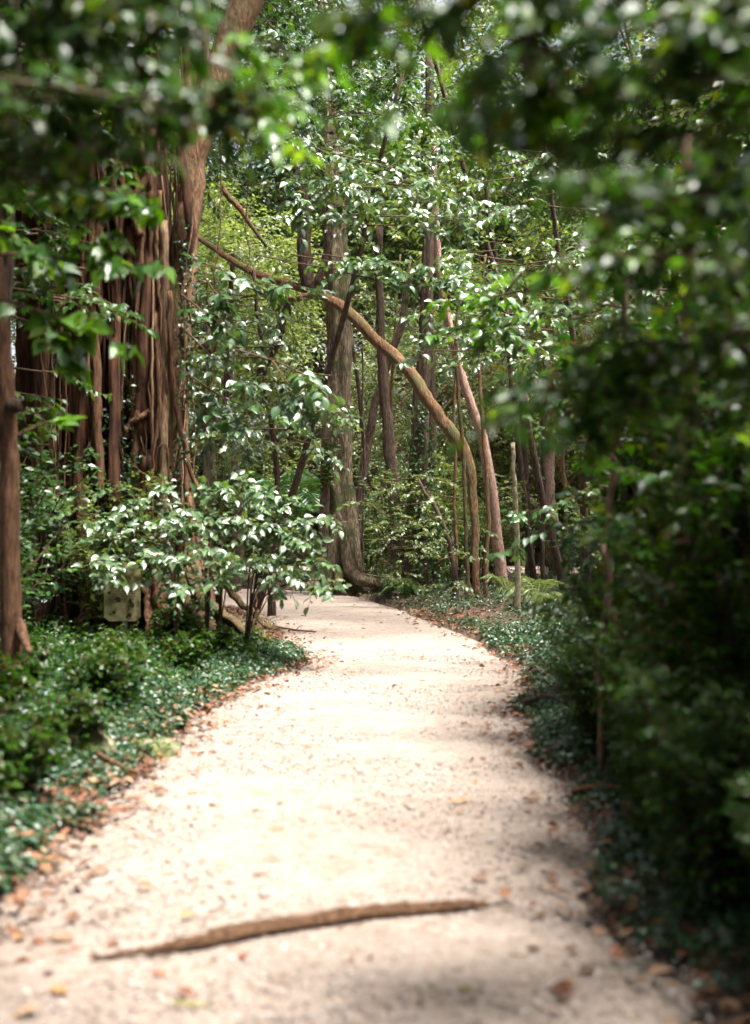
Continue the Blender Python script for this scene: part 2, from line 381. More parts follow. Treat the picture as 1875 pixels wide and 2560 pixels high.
# ------------------------------------------------------------------ the trees that make up the forest round the path
def proto_tree(name, h, r, crown_r, crown_c, nclump, ntw, nleaf, leaf, kind, lm, bm, seed, lean=.4, squash=.75, shell=.45):
    rng = np.random.default_rng(seed)
    t = thing(name, 'tree', 'tree')
    top = np.array([lean * rng.normal(), lean * rng.normal(), h])
    mid = top * .5 + rng.normal(0, .25, 3) * [1, 1, 0]
    part('trunk', tube([(0, 0, -.1), mid, top], r, r * .3, 22, 10, 3, .10, .05, rng, .5, .02), M[bm], t, True)
    d = unit(rng.normal(0, 1, (nclump, 3))); rr = rng.uniform(shell, 1, nclump) ** .6
    C = d * rr[:, None] * crown_r * [1, 1, squash] + [top[0], top[1], crown_c]
    limbs = []
    for k in rng.choice(nclump, min(nclump, 16), False):
        a = top * rng.uniform(.45, .95); m_ = (a + C[k]) / 2 + [0, 0, .12 * crown_r]
        limbs.append(tube([a, m_, C[k]], r * .32, r * .06, 9, 5, rough=0, rng=rng))
    part('limb', join(limbs), M[bm], t, True)
    L, (s, e) = clump_foliage(C, crown_r * .36, ntw, nleaf, leaf, rng, .5, d)
    c = part('crown', build_leaves(L, kind), M[lm], t); tw = part('twig', twigs_mesh(s, e, .008, .003), M['twig'], c)
    return t
def proto_shrub(name, h, rad, nstem, ntw, nleaf, leaf, kind, lm, seed, bm='twig', flat=.6, start=.15):
    rng = np.random.default_rng(seed); t = thing(name, 'shrub', 'shrub'); st, Ls, A, B = [], [], [], []
    for k in range(nstem):
        a = rng.uniform(0, 6.28); q = rad * math.sqrt(rng.uniform(.05, 1)); hh = h * rng.uniform(.55, 1.05)
        poly = [(0.1 * rad * math.cos(a), .1 * rad * math.sin(a), -.05), (q * .45 * math.cos(a), q * .45 * math.sin(a), hh * .55), (q * math.cos(a + .2), q * math.sin(a + .2), hh)]
        st.append(tube(poly, .014 * h / 2, .003, 9, 5, rough=0, rng=rng))
        l, (s, e) = branch_foliage(poly, ntw, .26 * h ** .5, nleaf, leaf, rng, start, flat)
        Ls.append(l); A.append(s); B.append(e)
    part('stem', join(st), M[bm], t, True)
    f = part('foliage', build_leaves(cat_leaves(Ls), kind), M[lm], t)
    part('twig', twigs_mesh(np.concatenate(A), np.concatenate(B), .004, .0015), M['twig'], f)
    return t

# library (each one is itself placed once, the rest are copies)
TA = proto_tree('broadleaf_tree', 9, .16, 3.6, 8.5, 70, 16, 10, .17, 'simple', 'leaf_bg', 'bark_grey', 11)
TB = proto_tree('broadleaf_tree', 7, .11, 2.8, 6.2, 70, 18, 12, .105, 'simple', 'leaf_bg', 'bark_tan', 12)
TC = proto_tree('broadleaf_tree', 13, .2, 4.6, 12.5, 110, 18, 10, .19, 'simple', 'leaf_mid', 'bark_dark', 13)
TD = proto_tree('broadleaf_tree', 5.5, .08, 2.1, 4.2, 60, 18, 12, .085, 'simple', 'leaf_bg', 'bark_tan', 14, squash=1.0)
CAN = proto_tree('added_canopy_tree', 10, .17, 3.9, 8.4, 120, 20, 10, .17, 'simple', 'leaf_dark', 'bark_dark', 15, squash=.5, shell=.1)
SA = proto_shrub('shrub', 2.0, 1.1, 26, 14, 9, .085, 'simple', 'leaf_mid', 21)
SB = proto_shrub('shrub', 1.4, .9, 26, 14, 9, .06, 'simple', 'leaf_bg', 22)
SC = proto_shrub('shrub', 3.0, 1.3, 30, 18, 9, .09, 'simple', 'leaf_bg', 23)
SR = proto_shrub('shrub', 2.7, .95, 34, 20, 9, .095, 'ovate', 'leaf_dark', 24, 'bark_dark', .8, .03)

used = {}
def place(proto, x, y, rz, sc, label, group, z=None):
    zz = float(ground_z(x, y)) if z is None else z
    if proto.name not in used:
        used[proto.name] = 1; o = proto; o.location = (x, y, zz); o.rotation_euler = (0, 0, rz); o.scale = (sc,) * 3 if np.isscalar(sc) else sc
        o['label'] = label; o['group'] = group
    else: o = dup(proto, (x, y, zz), rz, sc, label, group)
    return o
rg = random.Random(5)
GF = 'far trees that close the view'
LF = 'leafy background tree in the sunlit wood behind the far bend of the path'
# the far wall of foliage
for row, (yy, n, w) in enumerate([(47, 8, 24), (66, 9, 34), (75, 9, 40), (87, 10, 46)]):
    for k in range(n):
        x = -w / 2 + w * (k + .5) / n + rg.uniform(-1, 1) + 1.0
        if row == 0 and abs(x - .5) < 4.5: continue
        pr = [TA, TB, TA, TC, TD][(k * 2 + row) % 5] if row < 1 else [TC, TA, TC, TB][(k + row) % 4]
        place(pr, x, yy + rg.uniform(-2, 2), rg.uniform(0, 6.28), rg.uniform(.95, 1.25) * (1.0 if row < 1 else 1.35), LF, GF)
for k in range(44):                                    # the bushy sunlit edge of the clearing behind the far path
    x = -12 + 25 * ((k * 7) % 44) / 44 + rg.uniform(-.4, .4); yy = rg.choice([62.5, 64, 66, 69])
    place([SC, TD, SC, SA][k % 4], x, yy, rg.uniform(0, 6.28), rg.uniform(1.5, 2.3), 'bushy green undergrowth plant behind the distant sunlit strip of ground', 'far undergrowth')
for k in range(12):
    x = -6.5 + 12.5 * k / 11 + rg.uniform(-.4, .4)
    place([SB, SA][k % 2], x, rg.uniform(40, 50), rg.uniform(0, 6.28), rg.uniform(.6, .9), 'small bush among the distant trunks', 'small far bushes')
# mid trees either side, their crowns roof the path
GM = 'trees roofing the path'
LM = ['tall tree behind the fig, its trunk hidden on the left', 'tree deep in the wood left of the fig', 'tall tree beyond the far bend, left of the mossy trunk', 'tall dark tree behind the short orange-brown trunk', 'tall tree deep in the wood at the right edge', 'tall dark tree on the right between the thicket and the near shrubs', 'broad tree at the right edge behind the dark bough', 'tall tree at the left edge behind the fig', 'tan-barked tree behind the pinkish leaning trunk', 'grey-barked tree beyond the bend behind the glossy shrub', 'small-leaved tan tree right behind the arch']
for k, (x, y, s, pr) in enumerate([(-7, 24, 1.1, TC), (-10, 30, 1.1, TA), (-7.5, 36, 1.15, TC), (9.2, 41, 1.2, TC), (10, 34, 1.2, TC), (10.2, 27.5, 1.05, TC), (8.5, 23, 1.1, TA),
                      (-8, 18, 1.1, TC), (10, 38, 1.1, TB), (-4.6, 42, 1.0, TA), (2.0, 47, 1.0, TB)]):
    place(pr, x, y, rg.uniform(0, 6.28), s, LM[k], GM)
# canopy added mostly out of view, overhead and both sides, to shade the foreground
LC = 'dark-leaved canopy tree added mostly out of view to shade the near path and margins'
for (x, y, s, z) in [(-4.4, -4, 1, 0), (4.6, -5, 1, 0), (-4.8, 1.5, 1, 0), (-5.0, 6.5, 1, 0), (-5.4, 11, 1, 0), (5.4, -0.6, 1.0, 0), (4.9, 3.2, .64, 0), (5.0, 6.2, .62, 0), (5.3, 9.2, .62, 0), (5.6, 12.2, .62, 0), (8.8, 2, 1, 0), (9.2, 7.5, 1, 0), (9.6, 13, 1, 0), (-7.2, 15, 1.05, 0), (-2.5, -12, 1.1, 0), (4, -13, 1.1, 0), (-9, -2, 1.1, 0), (-9.6, 6, 1.1, 0), (9.5, -5, 1.1, 0), (6.6, 15.6, .62, 0)]:
    place(CAN, x, y, rg.uniform(0, 6.28), s, LC, 'added canopy trees', None)
# ------------------------------------------------------------------ the strangler fig on the left
def tubes_part(name, polys, mat, parent, **k):
    return part(name, join([tube(p, **k) for p in polys]), mat, parent, True)
rng = np.random.default_rng(31)
FY = 18.0
fig = thing('fig_tree', 'massive strangler fig with a curtain of reddish aerial roots, left of the path', 'tree', (-3.3, FY, 0))
def core(poly, radii, lobes, seed, name='trunk', mat='bark_fig', n=44, seg=40, amp=.16):
    return part(name, tube(poly, 0, None, n, seg, lobes, amp, .05, np.random.default_rng(seed), radii=radii, wob=.015), M[mat], fig, True)
core([PS(165, 1440, FY + .3), PS(170, 1000, FY + .3), PS(165, 600, FY + .2), PS(160, 250, FY), PS(150, -200, FY)], [.85, .64, .60, .54, .5], 11, 1, amp=.24)
core([PS(350, 1440, FY), PS(320, 1000, FY), PS(330, 800, FY), PS(315, 500, FY + .1), PS(290, 200, FY), PS(280, -200, FY)], [.72, .46, .40, .36, .32, .3], 8, 2, amp=.26)
core([PS(355, 1180, FY - .35), PS(375, 800, FY - .3), PS(402, 560, FY - .25), PS(430, 400, FY - .2), PS(468, 240, FY - .1), PS(515, 110, FY), PS(575, -60, FY), PS(640, -260, FY)],
     [.16, .17, .17, .17, .18, .19, .21, .2], 4, 3, 'limb', 'bark_tan', 44, 18, .08)
core([PS(425, 330, FY + .8), PS(440, 100, FY + .9), PS(445, -150, FY + 1)], [.14, .13, .12], 3, 4, 'limb', 'bark_tan', 14, 12, .06)
# knobbly burls on the lit trunk
for (x, y, r) in [(322, 940, .26), (335, 705, .2), (300, 380, .2), (340, 1040, .28), (300, 1180, .25)]:
    p = PS(x, y, FY - .33); core([p + [0, .1, -r * 1.3], p + [.03, -.05, -r * .3], p + [-.02, -.06, r * .4], p + [0, .1, r * 1.3]], [.02, r * .75, r * .8, .02], 3, int(x), 'burl', 'bark_fig', 14, 14, .12)
# aerial roots: long strands down the two trunks
M['bark_straw'] = bark_mat('pale_root_bark', [(.3, (.07, .035, .02)), (.5, (.24, .15, .085)), (.72, (.42, .30, .19))], 9, .15, 1.0)
for k in range(104):
    left = k % 5 < 2
    if left: x0 = rng.uniform(80, 262); yd = FY - .25 - .42 * math.sqrt(max(0, 1 - ((x0 - 170) / 115)**2))
    else: x0 = rng.uniform(250, 420); yd = FY - .12 - .38 * math.sqrt(max(0, 1 - ((x0 - 330) / 100)**2))
    top = rng.uniform(-150, 850); bot = min(1430, top + rng.uniform(250, 1300)); dx = rng.normal(0, 30 if k % 4 == 0 else 9)
    cx_ = 165 if left else 335
    xs = [x0 + (cx_ - x0) * .12 + dx, x0 + dx * .5 + rng.normal(0, 7), x0 + rng.normal(0, 7), x0 - dx * .4 + (x0 - cx_) * .10 + rng.normal(0, 6)]
    ys = np.linspace(top, bot, 4); yd -= .05 * (k % 3)
    poly = [PS(a, b, yd + rng.normal(0, .05)) for a, b in zip(xs, ys)]
    r = rng.uniform(.035, .07) if rng.random() < .13 else rng.uniform(.006, .02)
    part('aerial_root', tube(poly, r * .75, r * 1.15, 34, 8, 2, .12, .10, rng, wob=.011), M[['bark_fig', 'bark_fig', 'bark_root'][k % 3] if left else ['bark_root', 'bark_fig', 'bark_straw', 'bark_root'][k % 4]], fig, True)
# the pale curving strands that stand clear of the trunk
for (pts, r) in [([(372, 640), (378, 760), (386, 900), (405, 990), (440, 1090)], .035), ([(338, 690), (350, 900), (336, 1000), (325, 1120)], .03), ([(255, 960), (250, 1040), (232, 1090), (225, 1160)], .028),
                 ([(330, 905), (300, 925), (282, 945), (278, 965)], .04), ([(300, 380), (310, 560), (300, 700), (305, 860)], .035), ([(352, 420), (340, 560), (352, 660)], .03), ([(395, 700), (410, 790), (425, 850), (415, 880)], .014),
                 ([(410, 640), (425, 760), (418, 850)], .012), ([(180, 950), (160, 1100), (150, 1250)], .05), ([(105, 700), (100, 900), (82, 1100), (70, 1300)], .06), ([(250, 1000), (300, 1030), (345, 1060)], .014), ([(330, 1090), (345, 1010), (372, 980), (378, 1060), (388, 1180)], .016),
                 ([(240, 130), (262, 300), (255, 420), (275, 560)], .05), ([(300, 300), (318, 390), (290, 450), (310, 520)], .06), ([(345, 100), (352, 240), (330, 420)], .03), ([(95, 260), (112, 420), (100, 620)], .07), ([(130, 380), (140, 560), (128, 760)], .05)]:
    part('aerial_root', tube([PS(a, b, FY - .62) for a, b in pts], r, r * .8, 26, 8, 0, 0, .06, rng, wob=.008), M['bark_root'], fig, True)
# buttress roots spreading to the path
for (pts, r, m) in [([(400, 1120, 18), (430, 1260, 17.6), (470, 1330, 17.3), (530, 1380, 17.0), (560, 1425, 16.9)], .11, 'bark_moss'), ([(400, 1200, 17.8), (440, 1310, 17.4), (490, 1365, 17.2), (505, 1430, 17.0)], .09, 'bark_moss'),
                    ([(380, 1240, 17.7), (405, 1330, 17.2), (440, 1390, 16.9), (450, 1450, 16.7)], .10, 'bark_moss'), ([(340, 1260, 17.5), (345, 1340, 17.1), (370, 1420, 16.8), (372, 1470, 16.5)], .09, 'bark_root'),
                    ([(300, 1260, 17.4), (310, 1350, 17.1), (330, 1440, 16.6)], .08, 'bark_root'), ([(220, 1300, 17.4), (200, 1380, 17), (170, 1450, 16.6)], .1, 'bark_fig'), ([(120, 1280, 17.6), (80, 1370, 17.2), (20, 1430, 17)], .12, 'bark_fig'),
                    ([(430, 1150, 18.2), (500, 1300, 18.6), (545, 1345, 18.8), (600, 1385, 18.8)], .07, 'bark_moss')]:
    part('buttress_root', tube([PS(*p) for p in pts], r * .95, r * .35, 22, 10, 3, .2, .09, rng, wob=.02), M[m], fig, True)
# unseen high crown, clumps added to shade the left trunk; ivy on the bark
C = np.array([(-4.8 + rng.normal(0, 1.4), FY + 1 + rng.normal(0, 2.0), 10.5 + rng.normal(0, 1.1)) for _ in range(60)] + [(rng.uniform(-5, -2.5), rng.uniform(15, 18), rng.uniform(8.6, 10.2)) for _ in range(40)])
L, (s, e) = clump_foliage(C, 1.0, 16, 10, .15, rng, .5)
f = part('crown', build_leaves(L, 'simple'), M['leaf_dark'], fig); tag(part('twig', twigs_mesh(s, e, .01, .004), M['twig'], f), kind='stuff')
iv = []
for (x, y0, y1) in [(230, 900, 1200), (210, 950, 1150), (283, 820, 1150), (405, 500, 900), (425, 560, 1000), (395, 950, 1200), (300, 1000, 1250)]:
    n = int((y1 - y0) * .45); q = np.array([PS(x + rng.normal(0, 9), rng.uniform(y0, y1), FY - .66 + rng.normal(0, .04)) for _ in range(n)])
    iv.append((q, rng.normal(0, 1, (n, 3)) + [0, 0, -.6], np.tile([0., -1, .5], (n, 1)) + rng.normal(0, .4, (n, 3)), rng.uniform(.04, .075, n)))
tag(part('ivy', build_leaves(cat_leaves(iv), 'ovate'), M['leaf_cover'], fig), kind='stuff')

# ------------------------------------------------------------------ single trunks
M['bark_edge'] = bark_mat('brown_bark', [(.3, (.03, .014, .008)), (.5, (.10, .048, .024)), (.72, (.2, .11, .06))], 8, .25, 1.0)  # brown bark, darkened in place of shade on the left-edge trunk
def trunk_tree(name, label, base_y, pts, radii, mat, cat='tree', lobes=3, amp=.07, seg=16, n=36, wob=.015, seed=0, crown=None, flare=0, more=()):
    """pts in the 1652 px preview with their depth; the foot is taken down to the ground"""
    P3 = [PS(*p) for p in pts]; g = P3[0].copy(); g[2] = float(ground_z(g[0], g[1])) - .1
    if P3[0][2] - g[2] > .15: P3 = [g] + P3; radii = [radii[0]] + list(radii)
    else: P3[0] = g
    r_ = np.random.default_rng(seed + 100)
    t = thing(name, label, cat, (g[0], g[1], g[2] + .1))
    part('trunk', tube(P3, 0, None, n, seg, lobes, amp, .04, r_, flare, wob, radii), M[mat], t, True)
    for (nm, mp, rr, mm) in more:
        part(nm, tube([PS(*p) for p in mp], 0, None, 20, 10, 2, .05, .05, r_, 0, wob * .7, rr), M[mm], t, True)
    if crown:
        C, R, ntw, nl, lf, km, lm = crown
        L, (s, e) = clump_foliage(np.array(C), R, ntw, nl, lf, r_, .45)
        f = part('crown', build_leaves(L, km), M[lm], t); tag(part('twig', twigs_mesh(s, e, .008, .003), M['twig'], f), kind='stuff')
    return t
def crown_at(x, y, z, rx, rz, n, seed):
    r_ = np.random.default_rng(seed); return [(x + r_.normal(0, rx), y + r_.normal(0, rx), z + r_.normal(0, rz)) for _ in range(n)]

trunk_tree('tree', 'brown trunk with a round knot at the left edge, standing before the fig', 0, [(18, 1560, 11), (22, 1200, 11), (15, 900, 11), (-5, 720, 11), (-22, 560, 11), (-60, 250, 11), (-90, -50, 11)], [.085, .075, .07, .07, .068, .065, .06], 'bark_edge', seed=1, wob=.006, lobes=3, amp=.08, crown=(crown_at(-3.0, 10.5, 7.8, 1.1, .5, 14, 1) + crown_at(-2.2, 9.4, 7.6, .75, .3, 20, 2), 1.1, 14, 10, .13, 'simple', 'leaf_dark'),  # unseen crown, its forward clumps added to shade the left bank
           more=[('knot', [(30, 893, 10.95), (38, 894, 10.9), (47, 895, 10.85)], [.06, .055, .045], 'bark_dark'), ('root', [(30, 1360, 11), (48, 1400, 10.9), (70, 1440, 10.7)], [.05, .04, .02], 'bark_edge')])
trunk_tree('tree', 'large mossy trunk with a pale split face and ivy, at the head of the path', 0, [(738, 1300, 34), (742, 1150, 34), (738, 950, 34), (745, 750, 34), (742, 600, 34), (735, 450, 34), (720, 200, 34), (700, -100, 34)], [.62, .36, .34, .30, .28, .26, .22, .18], 'bark_grey', lobes=4, amp=.16, seg=28, n=50, seed=2,
           crown=(crown_at(-2.0, 34, 15, 1.8, 1.2, 20, 2), 1.5, 16, 10, .17, 'simple', 'leaf_mid'),
           more=[('root', [(765, 1150, 33.6), (765, 1240, 33.5), (785, 1275, 33.3), (830, 1285, 33.1), (875, 1292, 33)], [.16, .17, .17, .12, .07], 'bark_grey'), ('root', [(715, 1240, 33.6), (690, 1285, 33.2), (650, 1297, 33)], [.15, .13, .06], 'bark_grey'),
                 ('root', [(745, 1255, 33.5), (748, 1290, 33), (760, 1308, 32.5)], [.12, .1, .05], 'bark_moss'), ('stem', [(708, 1280, 33.7), (712, 1150, 33.7), (716, 1000, 33.7), (722, 800, 33.8)], [.14, .13, .10, .06], 'bark_dark')])
rv = np.random.default_rng(77)
vi = thing('climbing_vine', 'zigzag vine of pale green leaves climbing the large mossy trunk', 'vine', PS(728, 1060, 33.5))
vy = np.linspace(925, 1070, 34); vx = 742 - (vy - 925) * .17 + 5 * np.sin(np.arange(34) * 1.7)
q = np.array([PS(a, b, 33.55) for a, b in zip(vx, vy)])
tag(part('stem', tube(q[::3], .012, .012, 30, 5, rough=0), M['twig'], vi, True), None)
n = len(q) * 3; qq = np.repeat(q, 3, 0) + rv.normal(0, .05, (n, 3)) * [1, .3, .6]
sx = np.where(np.arange(n) % 2, 1., -1.)
tag(part('leaves', build_leaves((qq, np.c_[sx, np.full(n, -.2), rv.normal(0, .3, n)], np.c_[rv.normal(0, .3, n), np.full(n, -.6), np.ones(n)], rv.uniform(.09, .15, n)), 'ovate'), M['leaf_lime'], vi), kind='stuff')

arch = trunk_tree('tree', 'tan trunk that arches up and over to the left above the path', 0, [(1052, 1325, 29), (1045, 1180, 29), (1035, 1060, 29), (1018, 990, 29), (970, 915, 29), (930, 865, 29), (880, 795, 29), (830, 742, 29), (770, 685, 29), (690, 642, 29.2), (560, 600, 29.5), (450, 535, 30), (400, 490, 30)],
                  [.07, .08, .10, .13, .13, .125, .12, .12, .115, .09, .075, .06, .045], 'bark_tan', n=60, wob=.02, lobes=4, amp=.1, seed=3,
                  more=[('limb', [(680, 640, 29.2), (665, 560, 29.3), (668, 440, 29.4), (640, 300, 29.5)], [.15, .14, .12, .09], 'bark_dark'), ('limb', [(640, 665, 29.3), (612, 740, 29.4), (585, 800, 29.6), (570, 840, 29.8)], [.10, .11, .10, .06], 'bark_dark'), ('limb', [(690, 642, 29.1), (720, 560, 29), (735, 440, 29)], [.09, .07, .06], 'bark_dark'),
                        ('limb', [(700, 645, 29.1), (650, 660, 29.2), (600, 640, 29.2)], [.08, .07, .03], 'bark_tan'), ('limb', [(590, 545, 29.5), (535, 460, 29.6), (505, 430, 29.7), (490, 410, 29.8)], [.03, .06, .07, .04], 'bark_tan')])
trunk_tree('tree', 'smooth pinkish trunk leaning left beside the arching trunk', 0, [(1108, 1285, 31), (1085, 1120, 31), (1062, 980, 31), (1040, 900, 31), (1005, 790, 31), (985, 720, 31), (960, 560, 31), (955, 300, 31)], [.125, .12, .115, .10, .09, .09, .08, .06], 'bark_pink', seed=4, crown=(crown_at(.2, 31, 11, 1.3, 1.0, 10, 4), 1.2, 14, 10, .15, 'simple', 'leaf_mid'))
trunk_tree('tree', 'slim straight pale yellow-green pole of a sapling right of the bend', 0, [(1143, 1345, 24), (1140, 1200, 24), (1133, 1100, 24), (1130, 975, 24)], [.055, .046, .042, .034], 'bark_pale', seed=5, wob=.009, lobes=3, amp=.14)
trunk_tree('tree', 'short orange-brown trunk lit by the sun, deep in the wood on the right', 0, [(1218, 1300, 43), (1222, 1180, 43), (1212, 1080, 43), (1216, 980, 43), (1220, 860, 43), (1225, 700, 43)], [.19, .16, .16, .15, .12, .1], 'bark_pink', seed=6, crown=(crown_at(3.6, 43, 7, 1.5, 1, 24, 6), 1.2, 14, 10, .15, 'simple', 'leaf_bg'))
trunk_tree('tree', 'thin reddish trunk slanting right behind the large mossy trunk', 0, [(783, 1300, 36), (785, 1150, 36), (800, 1000, 36), (830, 860, 36), (880, 715, 36), (905, 600, 36)], [.12, .11, .11, .10, .09, .07], 'bark_dark', seed=7)
trunk_tree('tree', 'hairline dark stem rising straight beside the large mossy trunk', 0, [(797, 1290, 35), (795, 1100, 35), (798, 950, 35), (800, 760, 35)], [.035, .03, .03, .02], 'bark_dark', seed=8)
trunk_tree('tree', 'dark slender trunk tilting left, between the mossy and the ivy-clad trunks', 0, [(878, 1310, 33), (870, 1150, 33), (855, 980, 33), (840, 880, 33), (830, 700, 33), (835, 500, 33)], [.2, .16, .14, .12, .1, .08], 'bark_dark', seed=9)
ivt = trunk_tree('tree', 'stout dark red-brown trunk wrapped in ivy beside the thicket', 0, [(922, 1315, 30.5), (918, 1200, 30.5), (925, 1050, 30.5), (928, 900, 30.5), (935, 780, 30.5), (945, 600, 30.5), (950, 400, 30.5), (945, 100, 30.5)], [.34, .22, .19, .17, .14, .12, .10, .08], 'bark_dark', lobes=4, amp=.13, seg=20, seed=10, crown=(crown_at(.2, 31, 12.5, 1.5, 1.0, 16, 10), 1.2, 16, 10, .16, 'simple', 'leaf_mid'))
def ivy_on(t, x, y0, y1, Y, w, n, seed, mat='leaf_mid', size=(.06, .12)):
    r_ = np.random.default_rng(seed)
    q = np.array([PS(x + r_.normal(0, w), r_.uniform(y0, y1), Y + r_.normal(0, .08)) for _ in range(n)])
    tag(part('ivy', build_leaves((q, r_.normal(0, 1, (n, 3)) + [0, 0, -.5], np.tile([0., -.7, .8], (n, 1)) + r_.normal(0, .4, (n, 3)), r_.uniform(*size, n)), 'ovate'), M[mat], t), kind='stuff')
ivy_on(ivt, 935, 880, 1180, 30.2, 20, 450, 1); ivy_on(ivt, 910, 1020, 1150, 30.1, 36, 300, 2); ivy_on(ivt, 950, 1150, 1310, 30.1, 24, 350, 3)
trunk_tree('tree', 'dark upright trunk in deep shade above the bend, crossing the top centre', 0, [(960, 1290, 37), (955, 900, 37), (948, 560, 37), (945, 480, 37), (930, 250, 37)], [.13, .12, .11, .1, .07], 'bark_dark', seed=11)
for k, (x0, x1, Y, r, m, lb) in enumerate([(1010, 1000, 30, .04, 'bark_tan', 'thin tan stem of the thicket, right of the ivy-clad trunk'),
      (1030, 1012, 28.5, .045, 'bark_moss', 'mossy thin stem just left of the arching trunk foot'), (1070, 1058, 29.5, .05, 'bark_tan', 'tan thin stem between the arching and pinkish trunks'), 
      (1200, 1195, 36, .06, 'bark_dark', 'dark thin stem left of the short orange-brown trunk'), (1250, 1242, 34, .05, 'bark_tan', 'tan thin stem right of the short orange-brown trunk'), (1165, 1150, 40, .09, 'bark_dark', 'dark trunk behind the pale sapling pole'),
      (845, 870, 40, .06, 'bark_tan', 'thin tan trunk far behind the dark slender one'), (1285, 1290, 26, .03, 'bark_tan', 'wispy tan stem at the shady right-hand margin'), (520, 500, 36, .12, 'bark_dark', 'dark trunk behind the glossy shrub, right of the fig'), (470, 500, 40, .09, 'bark_dark', 'dim trunk close against the right of the fig')]):
    trunk_tree('sapling', lb, 0, [(x0, 1330, Y), (x0 - 4 + 3 * (k % 3), 1180, Y), ((x0 + x1) / 2, 1000, Y), (x1, 760, Y), (x1 + 12, 560, Y)], [r, r * .9, r * .85, r * .7, r * .4], m, 'sapling', seed=20 + k, seg=8, n=24, wob=.02)

# dark stems in the shady right margin
for k, (pts, r, lb) in enumerate([([(1325, 1620, 8.5), (1322, 1420, 8.5), (1330, 1200, 8.5), (1352, 1040, 8.5), (1375, 850, 8.5), (1380, 600, 8.5)], .024, 'dark bent stem rising from the shrubs on the right margin'),
                                  ([(1395, 1760, 7.5), (1385, 1560, 7.5), (1345, 1330, 7.6), (1330, 1200, 7.7)], .014, 'slim dark stem slanting across the bent one on the right'),
                                  ([(1500, 1760, 7), (1500, 1300, 7), (1525, 900, 7), (1510, 300, 7)], .04, 'upright dark stem among the leaves near the right edge')]):
    trunk_tree('sapling', lb, 0, pts, [r, r, r * .9, r * .8], 'twig', 'sapling', seed=60 + k, seg=8, n=22)

# ------------------------------------------------------------------ hanging vines
for k, (x, y0, y1, Y, lb) in enumerate([(486, 380, 720, 20, 'long straw-coloured vine hanging free right of the fig'), (553, 450, 660, 24, 'thin dark vine hanging between the fig and the arch'), (410, 430, 900, 17.2, 'pale vine hanging down the right flank of the fig'), (735, 130, 260, 26, 'short woody vine hanging in the foliage at top centre')]):
    r_ = np.random.default_rng(300 + k); a, b = PS(x, y0 - 420, Y), PS(x - 8, y1, Y)
    v = thing('hanging_vine', lb, 'vine', b); part('stem', tube([a, (a + b) / 2 + [.06, 0, 0], b], .012, .009, 40, 6, rough=.05, rng=r_, wob=.02), M['bark_root'], v, True)
    part('tendril', tube([b + [0, 0, .5], b + [.05, 0, .3], b + [.03, 0, .05]], .006, .004, 10, 5, rough=0), M['bark_root'], v, True)

# ------------------------------------------------------------------ leafy branches whose leaves can be picked out one by one
LEAFMESH = {}
def leaf_mesh(kind, mat, var):
    key = (kind, mat, var)
    if key not in LEAFMESH:
        V, F = TPL[kind]; r_ = np.random.default_rng(var); V = V.copy(); V[:, 2] += (.10 * var - .1) * V[:, 0]**2 + .15 * (var - 1) * V[:, 1]**2; V[:, 1] *= 1 + .08 * (var - 1)
        me = mesh_from('leaf', V, F, True); me.materials.append(M[mat]); LEAFMESH[key] = me
    return LEAFMESH[key]
def leaf_objects(L, kind, mats, parent, rng):
    pos, axis, normal, size = L; a, s, nn = leaf_frames(axis, normal); base = np.array(parent.location)
    for i in range(len(pos)):
        o = bpy.data.objects.new('leaf', leaf_mesh(kind, mats[int(rng.integers(len(mats)))], int(rng.integers(3)))); col.objects.link(o); o.parent = parent
        m = Matrix(((a[i, 0], s[i, 0], nn[i, 0], 0), (a[i, 1], s[i, 1], nn[i, 1], 0), (a[i, 2], s[i, 2], nn[i, 2], 0), (0, 0, 0, 1)))
        o.matrix_basis = Matrix.Translation(Vector(pos[i] - base)) @ m @ Matrix.Diagonal((size[i],) * 3 + (1,))
def leafy(name, label, cat, base, branches, ntw, tl, nleaf, size, kind, mats, seed, start=.3, flat=.4, droop=.3, tilt=.35, single=True, rad=(.012, .003), stem='twig', cap=300, fwd=.6, limit=None):
    """branches are polylines in world space"""
    r_ = np.random.default_rng(seed); t = thing(name, label, cat, base); Ls = []; A = []; B = []
    for p in branches:
        part('branch', tube(p, rad[0], rad[1], 18, 6, rough=.03, rng=r_, wob=.006), M[stem], t, True)
        l, (s, e) = branch_foliage(p, ntw, tl, nleaf, size, r_, start, flat, droop, tilt, fwd); Ls.append(l); A.append(s); B.append(e)
    L = cat_leaves(Ls); tag(part('twig', twigs_mesh(np.concatenate(A), np.concatenate(B), .0035, .0015), M[stem], t), kind='stuff')
    if single:
        o = r_.permutation(len(L[0])); leaf_objects(tuple(l[o[:cap]] for l in L), kind, mats, t, r_)
        if len(o) > cap: tag(part('foliage', build_leaves(tuple(l[o[cap:]] for l in L), kind), M[mats[0]], t), kind='stuff')
    else:
        w_ = r_.integers(0, len(mats), len(L[0]))
        for q_ in sorted(set(mats)):
            k_ = np.array([mats[i] == q_ for i in w_]); tag(part('foliage', build_leaves(tuple(l[k_] for l in L), kind), M[q_], t), kind='stuff')
    return t

